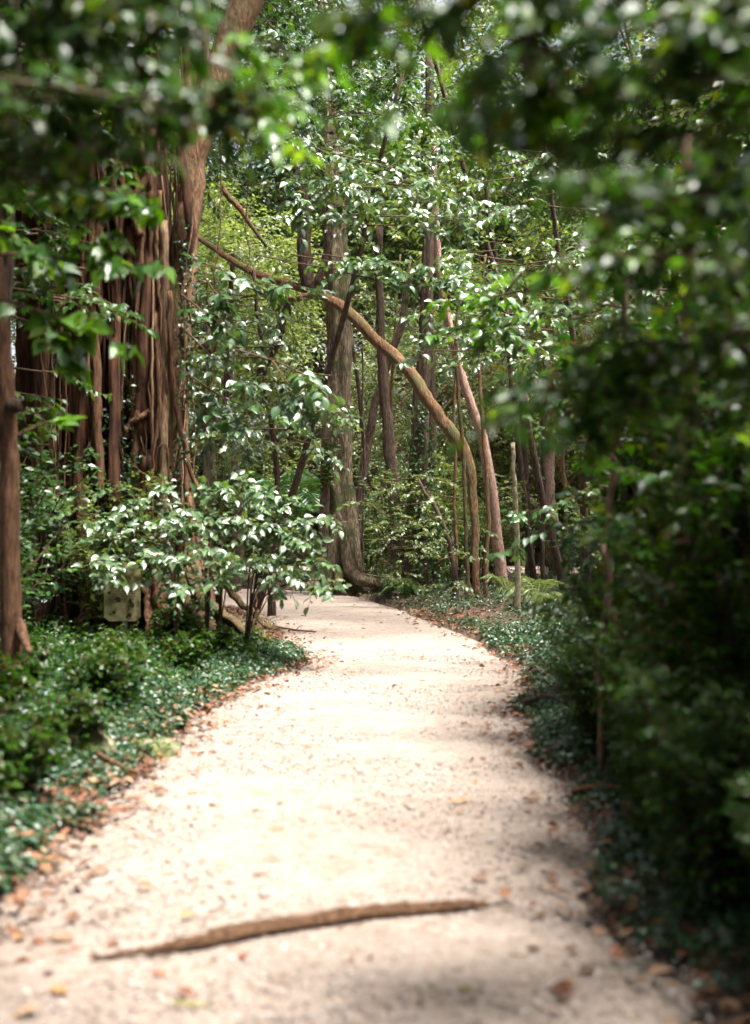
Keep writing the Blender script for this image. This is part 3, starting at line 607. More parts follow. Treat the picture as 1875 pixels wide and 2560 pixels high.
# glossy pale shrub in the middle left, in front of the fig
ends = [(400, 1300, 14.9), (480, 1285, 15), (205, 1190, 15.6), (205, 1270, 15.2), (520, 1240, 15.2), (300, 1100, 15.9), (360, 1085, 16), (430, 1150, 15.4), (500, 1080, 16), (590, 1090, 15.9), (680, 1150, 15.7), (640, 1270, 15.2), (740, 1140, 15.6), (720, 1240, 15.4), (745, 1290, 15.2), (655, 1180, 15.8), (640, 1100, 16), (560, 1060, 16.2), (600, 1240, 15.3), (520, 1150, 15.8), (460, 1090, 16.2), (400, 1120, 15.7), (340, 1160, 15.5), (280, 1130, 15.8), (250, 1190, 15.3), (215, 1150, 15.8), (460, 1210, 15.2), (390, 1230, 15.1), (560, 1150, 15.5), (690, 1195, 15.5), (610, 1160, 16), (330, 1230, 15), (200, 1240, 14.8)]
bs = []
for (x, y, Yd) in ends:
    b = PS([300, 390, 455, 480, 540][int((x - 200) / 110)], 1440, 16.3 + .2 * (x % 3)); e = PS(x, y, Yd); bs.append([b, b * [.8, .8, .35] + e * [.2, .2, .65] + [0, 0, .1], b * [.35, .35, .1] + e * [.65, .65, .9] + [0, 0, .12], e])
leafy('shrub', 'spreading shrub of glossy silver-green leaves before the fig, reaching over the path', 'shrub', PS(480, 1455, 16.2), bs, 12, .46, 6, .115, 'ovate', ['leaf_gloss', 'leaf_gloss', 'leaf_gloss', 'leaf_mid'], 401, .38, .5, .25, .4)
# two bare little stems beside the path
trunk_tree('sapling', 'slender pale stem in front of the bend, under the glossy shrub', 0, [(549, 1400, 18.5), (550, 1340, 18.5), (556, 1270, 18.5), (558, 1200, 18.3)], [.022, .02, .018, .01], 'bark_pale', 'sapling', seed=71, seg=6, n=14)
trunk_tree('sapling', 'small reddish forked twig growing at the tip of the left bank', 0, [(553, 1405, 17.6), (566, 1360, 17.6), (590, 1312, 17.6)], [.018, .015, .01], 'bark_root', 'sapling', seed=72, seg=6, n=12, more=[('twig', [(566, 1360, 17.6), (563, 1320, 17.6), (566, 1290, 17.6)], [.01, .008, .005], 'bark_root')])
trunk_tree('sapling', 'twin dark stem in front of the far path, under the glossy shrub', 0, [(490, 1400, 17.8), (478, 1290, 17.8), (462, 1200, 17.8), (455, 1120, 17.6)], [.05, .045, .04, .03], 'bark_moss', 'sapling', seed=73, seg=8, n=14, more=[('stem', [(492, 1390, 17.7), (490, 1250, 17.7), (486, 1150, 17.6)], [.03, .025, .015], 'bark_pale')])

# pale leaf spray hanging before the mossy trunk
leafy('leafy_branch', 'drooping spray of large pale leaves hanging before the mossy trunk', 'branch', PS(560, 800, 15), [[PS(520, 770, 15.3), PS(620, 800, 15), PS(690, 840, 14.8), PS(745, 890, 14.7)], [PS(600, 795, 15), PS(640, 850, 14.9), PS(690, 905, 14.8)]], 9, .30, 4, .17, 'ovate', ['leaf_gloss'], 402, .45, .4, .35, .4)
leafy('leafy_branch', 'cluster of pale leaves beside the right flank of the fig, upper', 'branch', PS(420, 600, 17), [[PS(400, 560, 17.2), PS(480, 590, 16.8), PS(560, 620, 16.5), PS(635, 635, 16.3)], [PS(400, 650, 17), PS(450, 690, 16.6), PS(520, 740, 16.4)], [PS(420, 560, 17.2), PS(470, 640, 16.8), PS(520, 690, 16.6)]], 10, .38, 5, .15, 'ovate', ['leaf_gloss', 'leaf_mid'], 403, .3)
leafy('leafy_branch', 'cluster of pale leaves beside the right flank of the fig, lower', 'branch', PS(420, 800, 17), [[PS(400, 720, 17.2), PS(470, 790, 16.8), PS(530, 850, 16.5)], [PS(410, 820, 17.2), PS(480, 870, 16.8), PS(560, 900, 16.5), PS(610, 920, 16.4)], [PS(420, 900, 17), PS(480, 930, 16.8), PS(540, 945, 16.6)]], 10, .40, 5, .15, 'ovate', ['leaf_gloss', 'leaf_mid'], 404, .25)
# broad sunlit sprays over the arch
leafy('leafy_branch', 'long sunlit spray of pale leaves stretching right above the arching trunk', 'branch', PS(560, 560, 20), [[PS(560, 560, 21), PS(720, 590, 20.5), PS(880, 600, 20), PS(1060, 630, 19.5)], [PS(700, 560, 20.5), PS(820, 575, 20), PS(980, 590, 19.6)], [PS(760, 600, 20), PS(860, 620, 19.8), PS(960, 625, 19.6), PS(1080, 600, 19.4)], [PS(640, 560, 21), PS(760, 580, 20.6), PS(840, 570, 20.4)]], 16, .5, 6, .15, 'ovate', ['leaf_gloss', 'leaf_mid', 'leaf_gloss'], 405, .2, .3)
leafy('leafy_branch', 'upper sunlit spray of pale leaves crossing the top of the view in the centre', 'branch', PS(640, 330, 21), [[PS(560, 250, 22), PS(680, 320, 21.5), PS(800, 380, 21), PS(930, 430, 20.5)], [PS(640, 300, 22), PS(740, 400, 21.5), PS(840, 440, 21)], [PS(700, 330, 21.5), PS(860, 370, 21), PS(1020, 430, 20.5), PS(1120, 480, 20)], [PS(600, 300, 22), PS(650, 400, 21.5), PS(660, 480, 21)]], 18, .55, 6, .15, 'ovate', ['leaf_gloss', 'leaf_mid', 'leaf_gloss'], 406, .2, .3)
leafy('leafy_branch', 'dappled spray of leaves at top centre beside the leaning fig limb', 'branch', PS(640, 100, 22), [[PS(520, -60, 23), PS(600, 60, 22.5), PS(700, 130, 22), PS(760, 200, 22)], [PS(520, 100, 23), PS(580, 190, 22.5), PS(660, 260, 22)], [PS(700, -60, 23), PS(720, 60, 22.5), PS(800, 160, 22)], [PS(540, 200, 23), PS(580, 270, 22.6), PS(640, 310, 22.4)]], 18, .6, 6, .16, 'ovate', ['leaf_mid', 'leaf_bg', 'leaf_gloss'], 407, .1, .5)
leafy('leafy_branch', 'lime-tinted spray dipping over the thicket right of centre', 'branch', PS(1000, 650, 15), [[PS(1150, 600, 14), PS(1090, 670, 14.5), PS(1020, 720, 15), PS(970, 740, 15)], [PS(1180, 680, 14), PS(1110, 720, 14.4), PS(1050, 770, 14.6)], [PS(1150, 640, 14), PS(1060, 660, 14.5), PS(990, 660, 15)]], 14, .4, 6, .13, 'ovate', ['leaf_lime', 'leaf_mid'], 408, .15, .5)
# lime leaves on the left, nearer the camera
leafy('leafy_branch', 'branch of bright lime-green leaves hanging before the fig on the left', 'branch', PS(-20, 450, 8), [[PS(-40, 420, 8), PS(80, 430, 8), PS(200, 420, 7.9), PS(300, 450, 7.8)], [PS(-40, 560, 8), PS(90, 560, 8), PS(210, 575, 7.9), PS(340, 580, 7.8)], [PS(-40, 640, 8), PS(80, 680, 8), PS(190, 720, 7.8), PS(270, 760, 7.8)], [PS(-40, 500, 8.2), PS(60, 540, 8.2), PS(150, 620, 8.1)], [PS(100, 430, 8), PS(230, 500, 7.9), PS(260, 600, 7.8)], [PS(100, 690, 8), PS(150, 760, 8), PS(175, 820, 7.9)], [PS(-30, 420, 8.2), PS(100, 400, 8), PS(240, 420, 7.9), PS(350, 430, 7.8)]], 10, .17, 4, .115, 'heart', ['leaf_lime', 'leaf_lime', 'leaf_dark', 'leaf_mid'], 409, .15, .8, .5, .5)
leafy('leafy_branch', 'small twig of lime leaves low against the fig trunk', 'branch', PS(20, 940, 9), [[PS(40, 960, 9), PS(90, 935, 9), PS(140, 925, 9)]], 3, .12, 3, .10, 'heart', ['leaf_lime'], 410, .5)

# understorey trees whose sprays fill the middle of the view behind the arch
def understorey(label, foot, regions, n, Y0, Y1, leaf, mat, seed, ntw=7, tl=.55, nl=7):
    r_ = np.random.default_rng(seed); b = PS(*foot); b[2] = float(ground_z(b[0], b[1])); t = thing('understorey_tree', label, 'tree', b); Ls, A, B, st = [], [], [], []
    tops = []
    for k in range(n):
        x0, y0, x1, y1 = regions[k % len(regions)]; Yd = r_.uniform(Y0, Y1); a = PS(r_.uniform(x0, x1), r_.uniform(y0, y1), Yd)
        d = unit(np.array([r_.normal(), r_.normal() * .6, .15 * r_.normal()])) * r_.uniform(.5, 1.1); e = a + d - [0, 0, .15]; m_ = (a + e) / 2 + [0, 0, .08]; tops.append(a)
        st.append(tube([a - d * .4, a, m_, e], .012, .003, 9, 4, rough=0, rng=r_)); l, (s_, e_) = branch_foliage([a, m_, e], ntw, tl, nl, leaf, r_, .05, .35, .3, .38); Ls.append(l); A.append(s_); B.append(e_)
    top = np.mean(tops, 0); top[2] = max(v[2] for v in tops)
    part('trunk', tube([b - [0, 0, .1], (b + top) / 2 + [.2, 0, 0], top], .07, .03, 20, 8, 2, .06, .05, r_, .3, .02), M['bark_dark'], t, True)
    tag(part('limb', join(st), M['twig'], t, True), kind='stuff')
    f = part('crown', build_leaves(cat_leaves(Ls), 'ovate'), M[mat], t); tag(part('twig', twigs_mesh(np.concatenate(A), np.concatenate(B), .005, .002), M['twig'], f), kind='stuff')
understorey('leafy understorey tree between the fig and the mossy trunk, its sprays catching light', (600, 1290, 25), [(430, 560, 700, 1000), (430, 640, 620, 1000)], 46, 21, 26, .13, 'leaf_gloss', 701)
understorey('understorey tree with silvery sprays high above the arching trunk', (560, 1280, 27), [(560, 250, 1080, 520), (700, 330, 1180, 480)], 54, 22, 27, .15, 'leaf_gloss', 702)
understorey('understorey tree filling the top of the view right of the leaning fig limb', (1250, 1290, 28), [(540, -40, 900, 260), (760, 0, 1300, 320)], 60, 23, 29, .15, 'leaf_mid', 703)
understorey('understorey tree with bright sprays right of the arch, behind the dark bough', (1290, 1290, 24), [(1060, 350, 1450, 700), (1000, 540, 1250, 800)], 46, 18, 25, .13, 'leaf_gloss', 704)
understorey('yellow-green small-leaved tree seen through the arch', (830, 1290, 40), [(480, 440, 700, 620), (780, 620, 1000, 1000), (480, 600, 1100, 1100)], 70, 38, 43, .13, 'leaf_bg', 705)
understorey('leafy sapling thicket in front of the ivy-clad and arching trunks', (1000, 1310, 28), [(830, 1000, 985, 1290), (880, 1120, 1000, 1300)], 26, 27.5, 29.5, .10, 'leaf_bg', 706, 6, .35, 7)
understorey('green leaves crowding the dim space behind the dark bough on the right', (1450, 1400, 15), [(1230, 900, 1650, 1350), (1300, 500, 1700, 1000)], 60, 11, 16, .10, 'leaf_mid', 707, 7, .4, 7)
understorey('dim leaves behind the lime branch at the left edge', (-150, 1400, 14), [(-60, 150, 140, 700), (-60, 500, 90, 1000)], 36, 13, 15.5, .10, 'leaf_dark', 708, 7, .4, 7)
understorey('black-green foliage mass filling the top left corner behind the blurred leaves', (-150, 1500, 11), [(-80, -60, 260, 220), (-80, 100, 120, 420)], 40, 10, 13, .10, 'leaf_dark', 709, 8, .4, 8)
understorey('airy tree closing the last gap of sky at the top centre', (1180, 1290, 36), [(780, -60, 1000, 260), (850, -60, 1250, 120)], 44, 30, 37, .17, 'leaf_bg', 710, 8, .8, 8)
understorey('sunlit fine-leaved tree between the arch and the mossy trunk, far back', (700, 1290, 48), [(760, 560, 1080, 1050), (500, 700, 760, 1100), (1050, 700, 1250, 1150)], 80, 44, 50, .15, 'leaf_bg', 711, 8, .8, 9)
# ------------------------------------------------------------------ dark leaves close to the camera, far out of focus
def rnd_branches(starts, ends, Y0, Y1, seed, sag=.0):
    r_ = np.random.default_rng(seed); out = []
    for (a, b) in zip(starts, ends):
        Ya, Yb = Y0 + r_.uniform(-.3, .3), Y1 + r_.uniform(-.3, .3); A, B = PS(*a, Ya), PS(*b, Yb)
        out.append([A, (A + B) / 2 + r_.normal(0, .05, 3) + [0, 0, sag], B])
    return out
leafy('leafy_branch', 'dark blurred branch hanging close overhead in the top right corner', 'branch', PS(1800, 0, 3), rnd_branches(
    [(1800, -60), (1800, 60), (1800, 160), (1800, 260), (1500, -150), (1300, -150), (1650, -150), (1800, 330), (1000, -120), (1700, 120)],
    [(1080, 60), (1000, 170), (860, 240), (1060, 300), (1150, 150), (960, 60), (1350, 200), (1250, 380), (780, 90), (1180, 240)], 3.2, 3.3, 501), 30, .20, 6, .062, 'ovate', ['leaf_dark', 'leaf_dark', 'leaf_dark', 'leaf_dark', 'leaf_lime'], 501, .05, .7, .4, .5, single=False, rad=(.008, .003), stem='bark_dark')  # the few lime leaves stand in for sun coming through
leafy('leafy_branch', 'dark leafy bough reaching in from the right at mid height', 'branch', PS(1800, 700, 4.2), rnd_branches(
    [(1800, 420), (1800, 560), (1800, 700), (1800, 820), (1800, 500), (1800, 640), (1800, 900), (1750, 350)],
    [(1290, 470), (1180, 600), (1120, 860), (1260, 760), (1330, 560), (1100, 930), (1240, 900), (1420, 420)], 4.2, 4.3, 502), 32, .24, 6, .064, 'ovate', ['leaf_dark', 'leaf_dark', 'leaf_dark', 'leaf_dark', 'leaf_lime'], 502, .05, .7, .4, .5, single=False, rad=(.01, .003), stem='bark_dark')  # sunlit leaves imitated by the lime colour among the dark ones
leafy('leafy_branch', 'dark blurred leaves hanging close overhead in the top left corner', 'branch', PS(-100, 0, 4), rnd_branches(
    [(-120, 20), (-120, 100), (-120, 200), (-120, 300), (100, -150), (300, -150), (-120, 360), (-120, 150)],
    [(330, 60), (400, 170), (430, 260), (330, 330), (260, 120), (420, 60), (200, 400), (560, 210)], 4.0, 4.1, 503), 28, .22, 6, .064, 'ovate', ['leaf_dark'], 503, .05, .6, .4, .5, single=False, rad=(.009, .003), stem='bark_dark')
leafy('leafy_branch', 'blurred green twig drooping across the leaning fig limb', 'branch', PS(450, 140, 4.5), rnd_branches([(300, 60), (420, 120), (330, 260)], [(700, 160), (620, 250), (640, 300)], 4.8, 4.8, 504), 12, .2, 5, .07, 'ovate', ['leaf_lime'], 504, .1, .4, .3, .4, single=False, rad=(.007, .003), stem='bark_dark')  # lime colour imitates sun filtering through these leaves

# shrubs along the right-hand margin, dark and close
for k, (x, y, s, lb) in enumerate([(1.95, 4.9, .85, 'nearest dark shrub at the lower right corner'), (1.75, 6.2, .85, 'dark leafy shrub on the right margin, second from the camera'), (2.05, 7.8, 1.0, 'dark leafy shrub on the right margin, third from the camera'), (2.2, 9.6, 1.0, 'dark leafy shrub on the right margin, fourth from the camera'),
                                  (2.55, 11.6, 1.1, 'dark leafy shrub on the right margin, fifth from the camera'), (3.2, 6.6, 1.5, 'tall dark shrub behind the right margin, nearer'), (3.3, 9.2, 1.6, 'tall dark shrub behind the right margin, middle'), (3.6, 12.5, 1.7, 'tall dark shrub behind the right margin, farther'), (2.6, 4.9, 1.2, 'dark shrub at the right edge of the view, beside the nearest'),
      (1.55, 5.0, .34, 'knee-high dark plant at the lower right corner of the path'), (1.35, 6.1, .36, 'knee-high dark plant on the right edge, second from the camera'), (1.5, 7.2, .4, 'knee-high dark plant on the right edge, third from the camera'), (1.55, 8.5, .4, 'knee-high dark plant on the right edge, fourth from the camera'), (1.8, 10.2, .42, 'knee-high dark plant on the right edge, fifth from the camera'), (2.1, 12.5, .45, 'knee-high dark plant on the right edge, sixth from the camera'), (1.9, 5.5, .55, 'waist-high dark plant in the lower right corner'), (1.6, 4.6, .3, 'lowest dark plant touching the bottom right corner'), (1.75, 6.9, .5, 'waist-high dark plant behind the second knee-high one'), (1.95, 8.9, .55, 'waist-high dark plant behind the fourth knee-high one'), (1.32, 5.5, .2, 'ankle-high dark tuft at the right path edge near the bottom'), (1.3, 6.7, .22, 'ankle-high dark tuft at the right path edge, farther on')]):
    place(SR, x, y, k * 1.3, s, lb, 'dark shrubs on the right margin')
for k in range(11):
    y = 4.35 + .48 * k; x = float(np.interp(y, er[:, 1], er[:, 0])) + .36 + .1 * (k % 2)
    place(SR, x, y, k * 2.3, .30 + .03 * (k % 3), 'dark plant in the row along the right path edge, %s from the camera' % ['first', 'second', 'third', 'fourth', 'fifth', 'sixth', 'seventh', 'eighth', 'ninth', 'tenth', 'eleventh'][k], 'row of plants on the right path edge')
for k, (x, y, s, pr, lb) in enumerate([(3.2, 15.5, .9, SC, 'green shrub in half shade, right margin beyond the dark shrubs'), (3.6, 18.5, 1.0, SA, 'green shrub in half shade, right of the pale sapling pole'), (4.4, 22, 1.1, SC, 'bushy plant at the right, in front of the deep wood'), (4.2, 26, 1.0, SA, 'bushy plant right of the short orange-brown trunk')]):
    place(pr, x, y, k * 1.7, s, lb, 'shrubs on the right')
SL = proto_shrub('shrub', .55, .42, 26, 7, 6, .075, 'ovate', 'leaf_dark', 25, 'twig', .5, .2)
for k, (x, y, s) in enumerate([(-1.75, 5.6, .2), (-2.0, 6.6, .26), (-1.85, 7.5, .22), (-2.4, 8.2, .26), (-1.95, 9.2, .22), (-2.6, 9.9, .26), (-2.05, 10.8, .26), (-2.85, 11.6, .22), (-2.2, 12.3, .2), (-3.3, 10.4, .26), (-2.5, 13.4, .2), (-3.4, 13.4, .22), (-1.9, 14.2, .24), (-2.75, 15.2, .2), (-1.75, 15.8, .22), (-3.1, 7.6, .35), (-2.3, 16.8, .3), (-1.5, 16.9, .16)]):
    place(SL, x, y, k * 1.9, s * 3.2, 'low dark bushy plant on the left bank, %s from the camera' % ['first', 'third', 'fifth', 'seventh', 'eighth', 'ninth', 'eleventh', 'twelfth', 'thirteenth', 'tenth', 'fourteenth', 'fifteenth', 'sixteenth', 'seventeenth', 'eighteenth', 'sixth', 'nineteenth', 'last'][k], 'low plants on the left bank')
# undergrowth of the thicket at the head of the path and on the left
for k, (x, y, s, pr, lb) in enumerate([(.25, 30.4, .6, SB, 'low bright green bush at the foot of the ivy-clad trunk'), (1.05, 30.8, 1.0, SC, 'leafy undergrowth bush below the arching trunk'), (1.7, 33, 1.0, SA, 'leafy bush behind the pinkish trunk'), (.6, 33.5, 1.0, SC, 'leafy bush behind the ivy-clad trunk'),
                                       (-.3, 37.5, 1.0, SA, 'sunlit bush behind the slanting reddish trunk'), (-3.2, 40, 1.2, SC, 'sunlit bush at the far side of the bend, left of the mossy trunk'), (-4.8, 42, 1.3, SC, 'sunlit bush at the far side of the bend, behind the glossy shrub'), (-4.9, 24.5, 1.2, SC, 'green bush behind the buttress roots of the fig'), (-5.4, 21, 1.1, SA, 'green bush behind the fig on the far left'),
                                       (-4.0, 14.6, .95, SA, 'dark green bush between the left-edge trunk and the sign'), (-3.7, 12.2, .8, SA, 'dark green bush behind the left-edge trunk'), (-4.9, 15.8, 1.1, SA, 'dark bush at the left edge before the fig'), (-4.1, 16.5, 1.15, SA, 'leafy bush piled against the left foot of the fig'), (-3.2, 16.9, .7, SC, 'leafy bush behind the small sign, hiding the foot of the fig'), (2.6, 35, 1.1, SC, 'bush behind the short orange-brown trunk')]):
    place(pr, x, y, k * 2.1, s, lb, 'undergrowth bushes')
# ------------------------------------------------------------------ palms and ferns
def frond(base, tip, lift, width, n, mat, parent, seed, name='frond'):
    r_ = np.random.default_rng(seed); base = np.array(base, float); tip = np.array(tip, float)
    mid = (base + tip) / 2 + [0, 0, lift]; c = spline([base, mid, tip], n + 6)
    fr = part(name, tube([base, mid, tip], .012, .003, 14, 5, rough=0), M[mat], parent, True)
    p = c[4:4 + n]; d = unit(np.gradient(c, axis=0))[4:4 + n]; side = unit(np.cross(d, [0, 0, 1.])); t = np.linspace(0, 1, n); ln = width * np.sin(np.pi * (t * .85 + .12)) ** .7
    for sg in (1, -1):
        ax = side * sg + d * .65 + np.array([0, 0, -.25]) + r_.normal(0, .06, (n, 3))
        V, F = build_leaves((p, ax, np.tile([0., 0, 1], (n, 1)) + r_.normal(0, .15, (n, 3)), ln * r_.uniform(.9, 1.1, n)), 'lance')
        tag(part('leaflet', (V, F), M[mat], fr), kind='stuff')
def palm(label, base, n, length, lift, seed, mat='leaf_palm', width=.45, nl=26, name='palm', h=.5, arc=(0, 6.28)):
    r_ = np.random.default_rng(seed); base = np.array(base, float); base[2] = float(ground_z(base[0], base[1]))
    t = thing(name, label, name, base)
    part('trunk' if name == 'palm' else 'stem', tube([base + [0, 0, -.05], base + [0, 0, h]], .05, .04, 6, 7, rough=.05), M['bark_moss'], t, True)
    for k in range(n):
        a = arc[0] + (arc[1] - arc[0]) * (k + r_.uniform(-.2, .2)) / n; l = length * r_.uniform(.75, 1.1); z = r_.uniform(.1, .9)
        frond(base + [0, 0, h], base + [l * math.cos(a), l * math.sin(a), h + length * (z - .35)], lift * r_.uniform(.8, 1.3), width, nl, mat, t, seed * 50 + k)
    return t
palm('understorey palm with arching feathery fronds left of the mossy trunk', PS(655, 1270, 38), 11, 2.0, .8, 1, h=1.6)
palm('smaller palm with fine fronds, behind the glossy shrub', PS(590, 1250, 41), 9, 1.8, .7, 2, h=2.2)
palm('palm with short fronds beside the short orange-brown trunk', PS(1235, 1300, 40), 9, 1.2, .5, 3, h=.9, width=.3)
for k, (x, y, Y, l, lb) in enumerate([(1185, 1330, 25, .7, 'pale green fern at the foot of the sapling pole, right'), (1215, 1345, 23.5, .6, 'pale green fern beyond the right edge of the path'), (890, 1330, 29.6, .55, 'dark green fern at the far edge of the path'), (1120, 1300, 27, .6, 'fern between the pinkish trunk and the sapling pole')]):
    palm(lb, PS(x, y, Y), 9, l, .22, 10 + k, 'leaf_bg' if k != 2 else 'leaf_mid', .16, 18, 'fern', .08)

# ------------------------------------------------------------------ ground cover, leaf litter
def scatter(n, xr, yr, seed, dmin, dmax, thr=-.2, bias=None):
    r_ = np.random.default_rng(seed); x = r_.uniform(*xr, n); y = r_.uniform(*yr, n)
    d = path_dist(x, y); ip = in_path(x, y); ok = (~ip | (d < .10 * r_.random(n))) & (d < dmax) & (d >= dmin)
    nz = np.sin(x * 2.3 + y * 1.1) + np.sin(y * 2.7 - x * 1.9) + .7 * np.sin(x * 5.3 + 1) + .6 * np.sin(y * 6.1 + x * 3) + r_.normal(0, .5, n)
    ok &= nz > thr
    return x[ok], y[ok], d[ok], nz[ok], r_
def cover(label, n, xr, yr, seed, dmin, dmax, thr, hmax, size, mat, name='ground_cover', kind='ovate', up=.4):
    x, y, d, nz, r_ = scatter(n, xr, yr, seed, dmin, dmax, thr); m = len(x)
    h = hmax * np.clip(.15 + d * 1.2, 0, 1) * (.45 + .3 * np.clip(nz, 0, 2)) * r_.uniform(.05, 1, m)
    pos = np.c_[x, y, ground_z(x, y) + .01 + h]; ax = r_.normal(0, 1, (m, 3)); ax[:, 2] = r_.normal(-.15, .3, m)
    o = link(name, mesh_from(name, *build_leaves((pos, ax, np.array([0, -.15, 1.]) + r_.normal(0, up, (m, 3)), r_.uniform(*size, m)), kind)), M[mat]); return tag(o, label, 'plants', kind='stuff')
cover('low dark green ground cover on the left bank beside the path', 110000, (-4.2, -.6), (4.5, 18), 601, .0, 3, -2.2, .2, (.03, .06), 'leaf_cover')
cover('taller leafy ground cover farther back on the left bank', 30000, (-7, -1.2), (4, 21), 602, .35, 6, -.5, .42, (.04, .08), 'leaf_dark')
cover('green ground cover along the right edge of the path', 75000, (.6, 4.5), (4.5, 20), 603, .0, 3.2, -1.8, .26, (.03, .065), 'leaf_cover')
cover('sunlit ground cover on the right around the outer bend', 30000, (-.5, 6), (16, 34), 604, .0, 4.5, -.5, .2, (.04, .075), 'leaf_cover')
cover('ground cover under the far trunks', 16000, (-9, 8), (33, 46), 605, .2, 9, .0, .3, (.06, .11), 'leaf_mid')
def litter(label, n, xr, yr, seed, dmax, thr, inside=.0):
    r_ = np.random.default_rng(seed); x = r_.uniform(*xr, n); y = r_.uniform(*yr, n); d = path_dist(x, y); ins = in_path(x, y)
    p = np.where(ins, inside * np.exp(-d / .16), np.exp(-d / dmax)); ok = r_.random(n) < p; x = x[ok]; y = y[ok]; ins = ins[ok]; m = len(x)
    z = np.where(ins, .03, ground_z(x, y) + .012) + r_.uniform(0, .02, m); ax = r_.normal(0, 1, (m, 3)); ax[:, 2] *= .12
    o = link('leaf_litter', mesh_from('leaf_litter', *build_leaves((np.c_[x, y, z], ax, np.array([0, 0, 1.]) + r_.normal(0, .25, (m, 3)), r_.uniform(.03, .10, m)), 'ovate')), M['litter'])
    return tag(o, label, 'leaf litter', kind='stuff')
litter('brown leaf litter along the left edge of the path', 60000, (-5, 0), (4.2, 22), 611, .3, 0, .5)
litter('brown leaf litter along the right edge of the path', 60000, (.4, 5), (4.2, 26), 612, .3, 0, .3)
litter('reddish leaf litter at the far bend of the path', 30000, (-9, 3), (22, 44), 613, 1.5, 0, .9)

# ------------------------------------------------------------------ fallen leaves on the path: each one its own object
r_ = np.random.default_rng(620)
DRY = []
for k, c in enumerate([(.13, .045, .022), (.19, .07, .035), (.10, .06, .03), (.24, .13, .06), (.07, .045, .03)]):
    DRY.append(dry_mat('fallen_leaf_%d' % k, [c, tuple(v * 1.3 for v in c)]))
DRY.append(dry_mat('fallen_leaf_yellow', [(.35, .33, .03), (.42, .36, .05)])); DRY.append(dry_mat('fallen_leaf_olive', [(.16, .14, .05), (.12, .11, .04)]))
FM = {}
def fallen_mesh(m, v):
    if (m, v) not in FM:
        V, F = TPL['ovate' if v < 3 else 'lance']; V = V.copy(); V[:, 2] = [.10, .35, .6, .2][v] * V[:, 1]**2 * 2.2 + [.15, .28, .05, .3][v] * (V[:, 0] - .5)**2; V[:, 2] -= V[:, 2].min(); V[:, 1] *= [1, .85, 1.1, 1][v]
        me = mesh_from('fallen_leaf', V, F, True); me.materials.append(DRY[m]); FM[m, v] = me
    return FM[m, v]
def path_z(x, y): return .034
def fallen(x, y, s, m, v, rz, label, group=None):
    o = link('fallen_leaf', fallen_mesh(m, v), loc=(x, y, path_z(x, y) + .003)); o.scale = (s, s, s); o.rotation_euler = (r_.normal(0, .12), r_.normal(0, .12), rz); return tag(o, label, 'leaf', group)
def fp(x, y, s, m, v, rz, label): q = G(x, y); return fallen(q[0], q[1], s, m, v, rz, label)
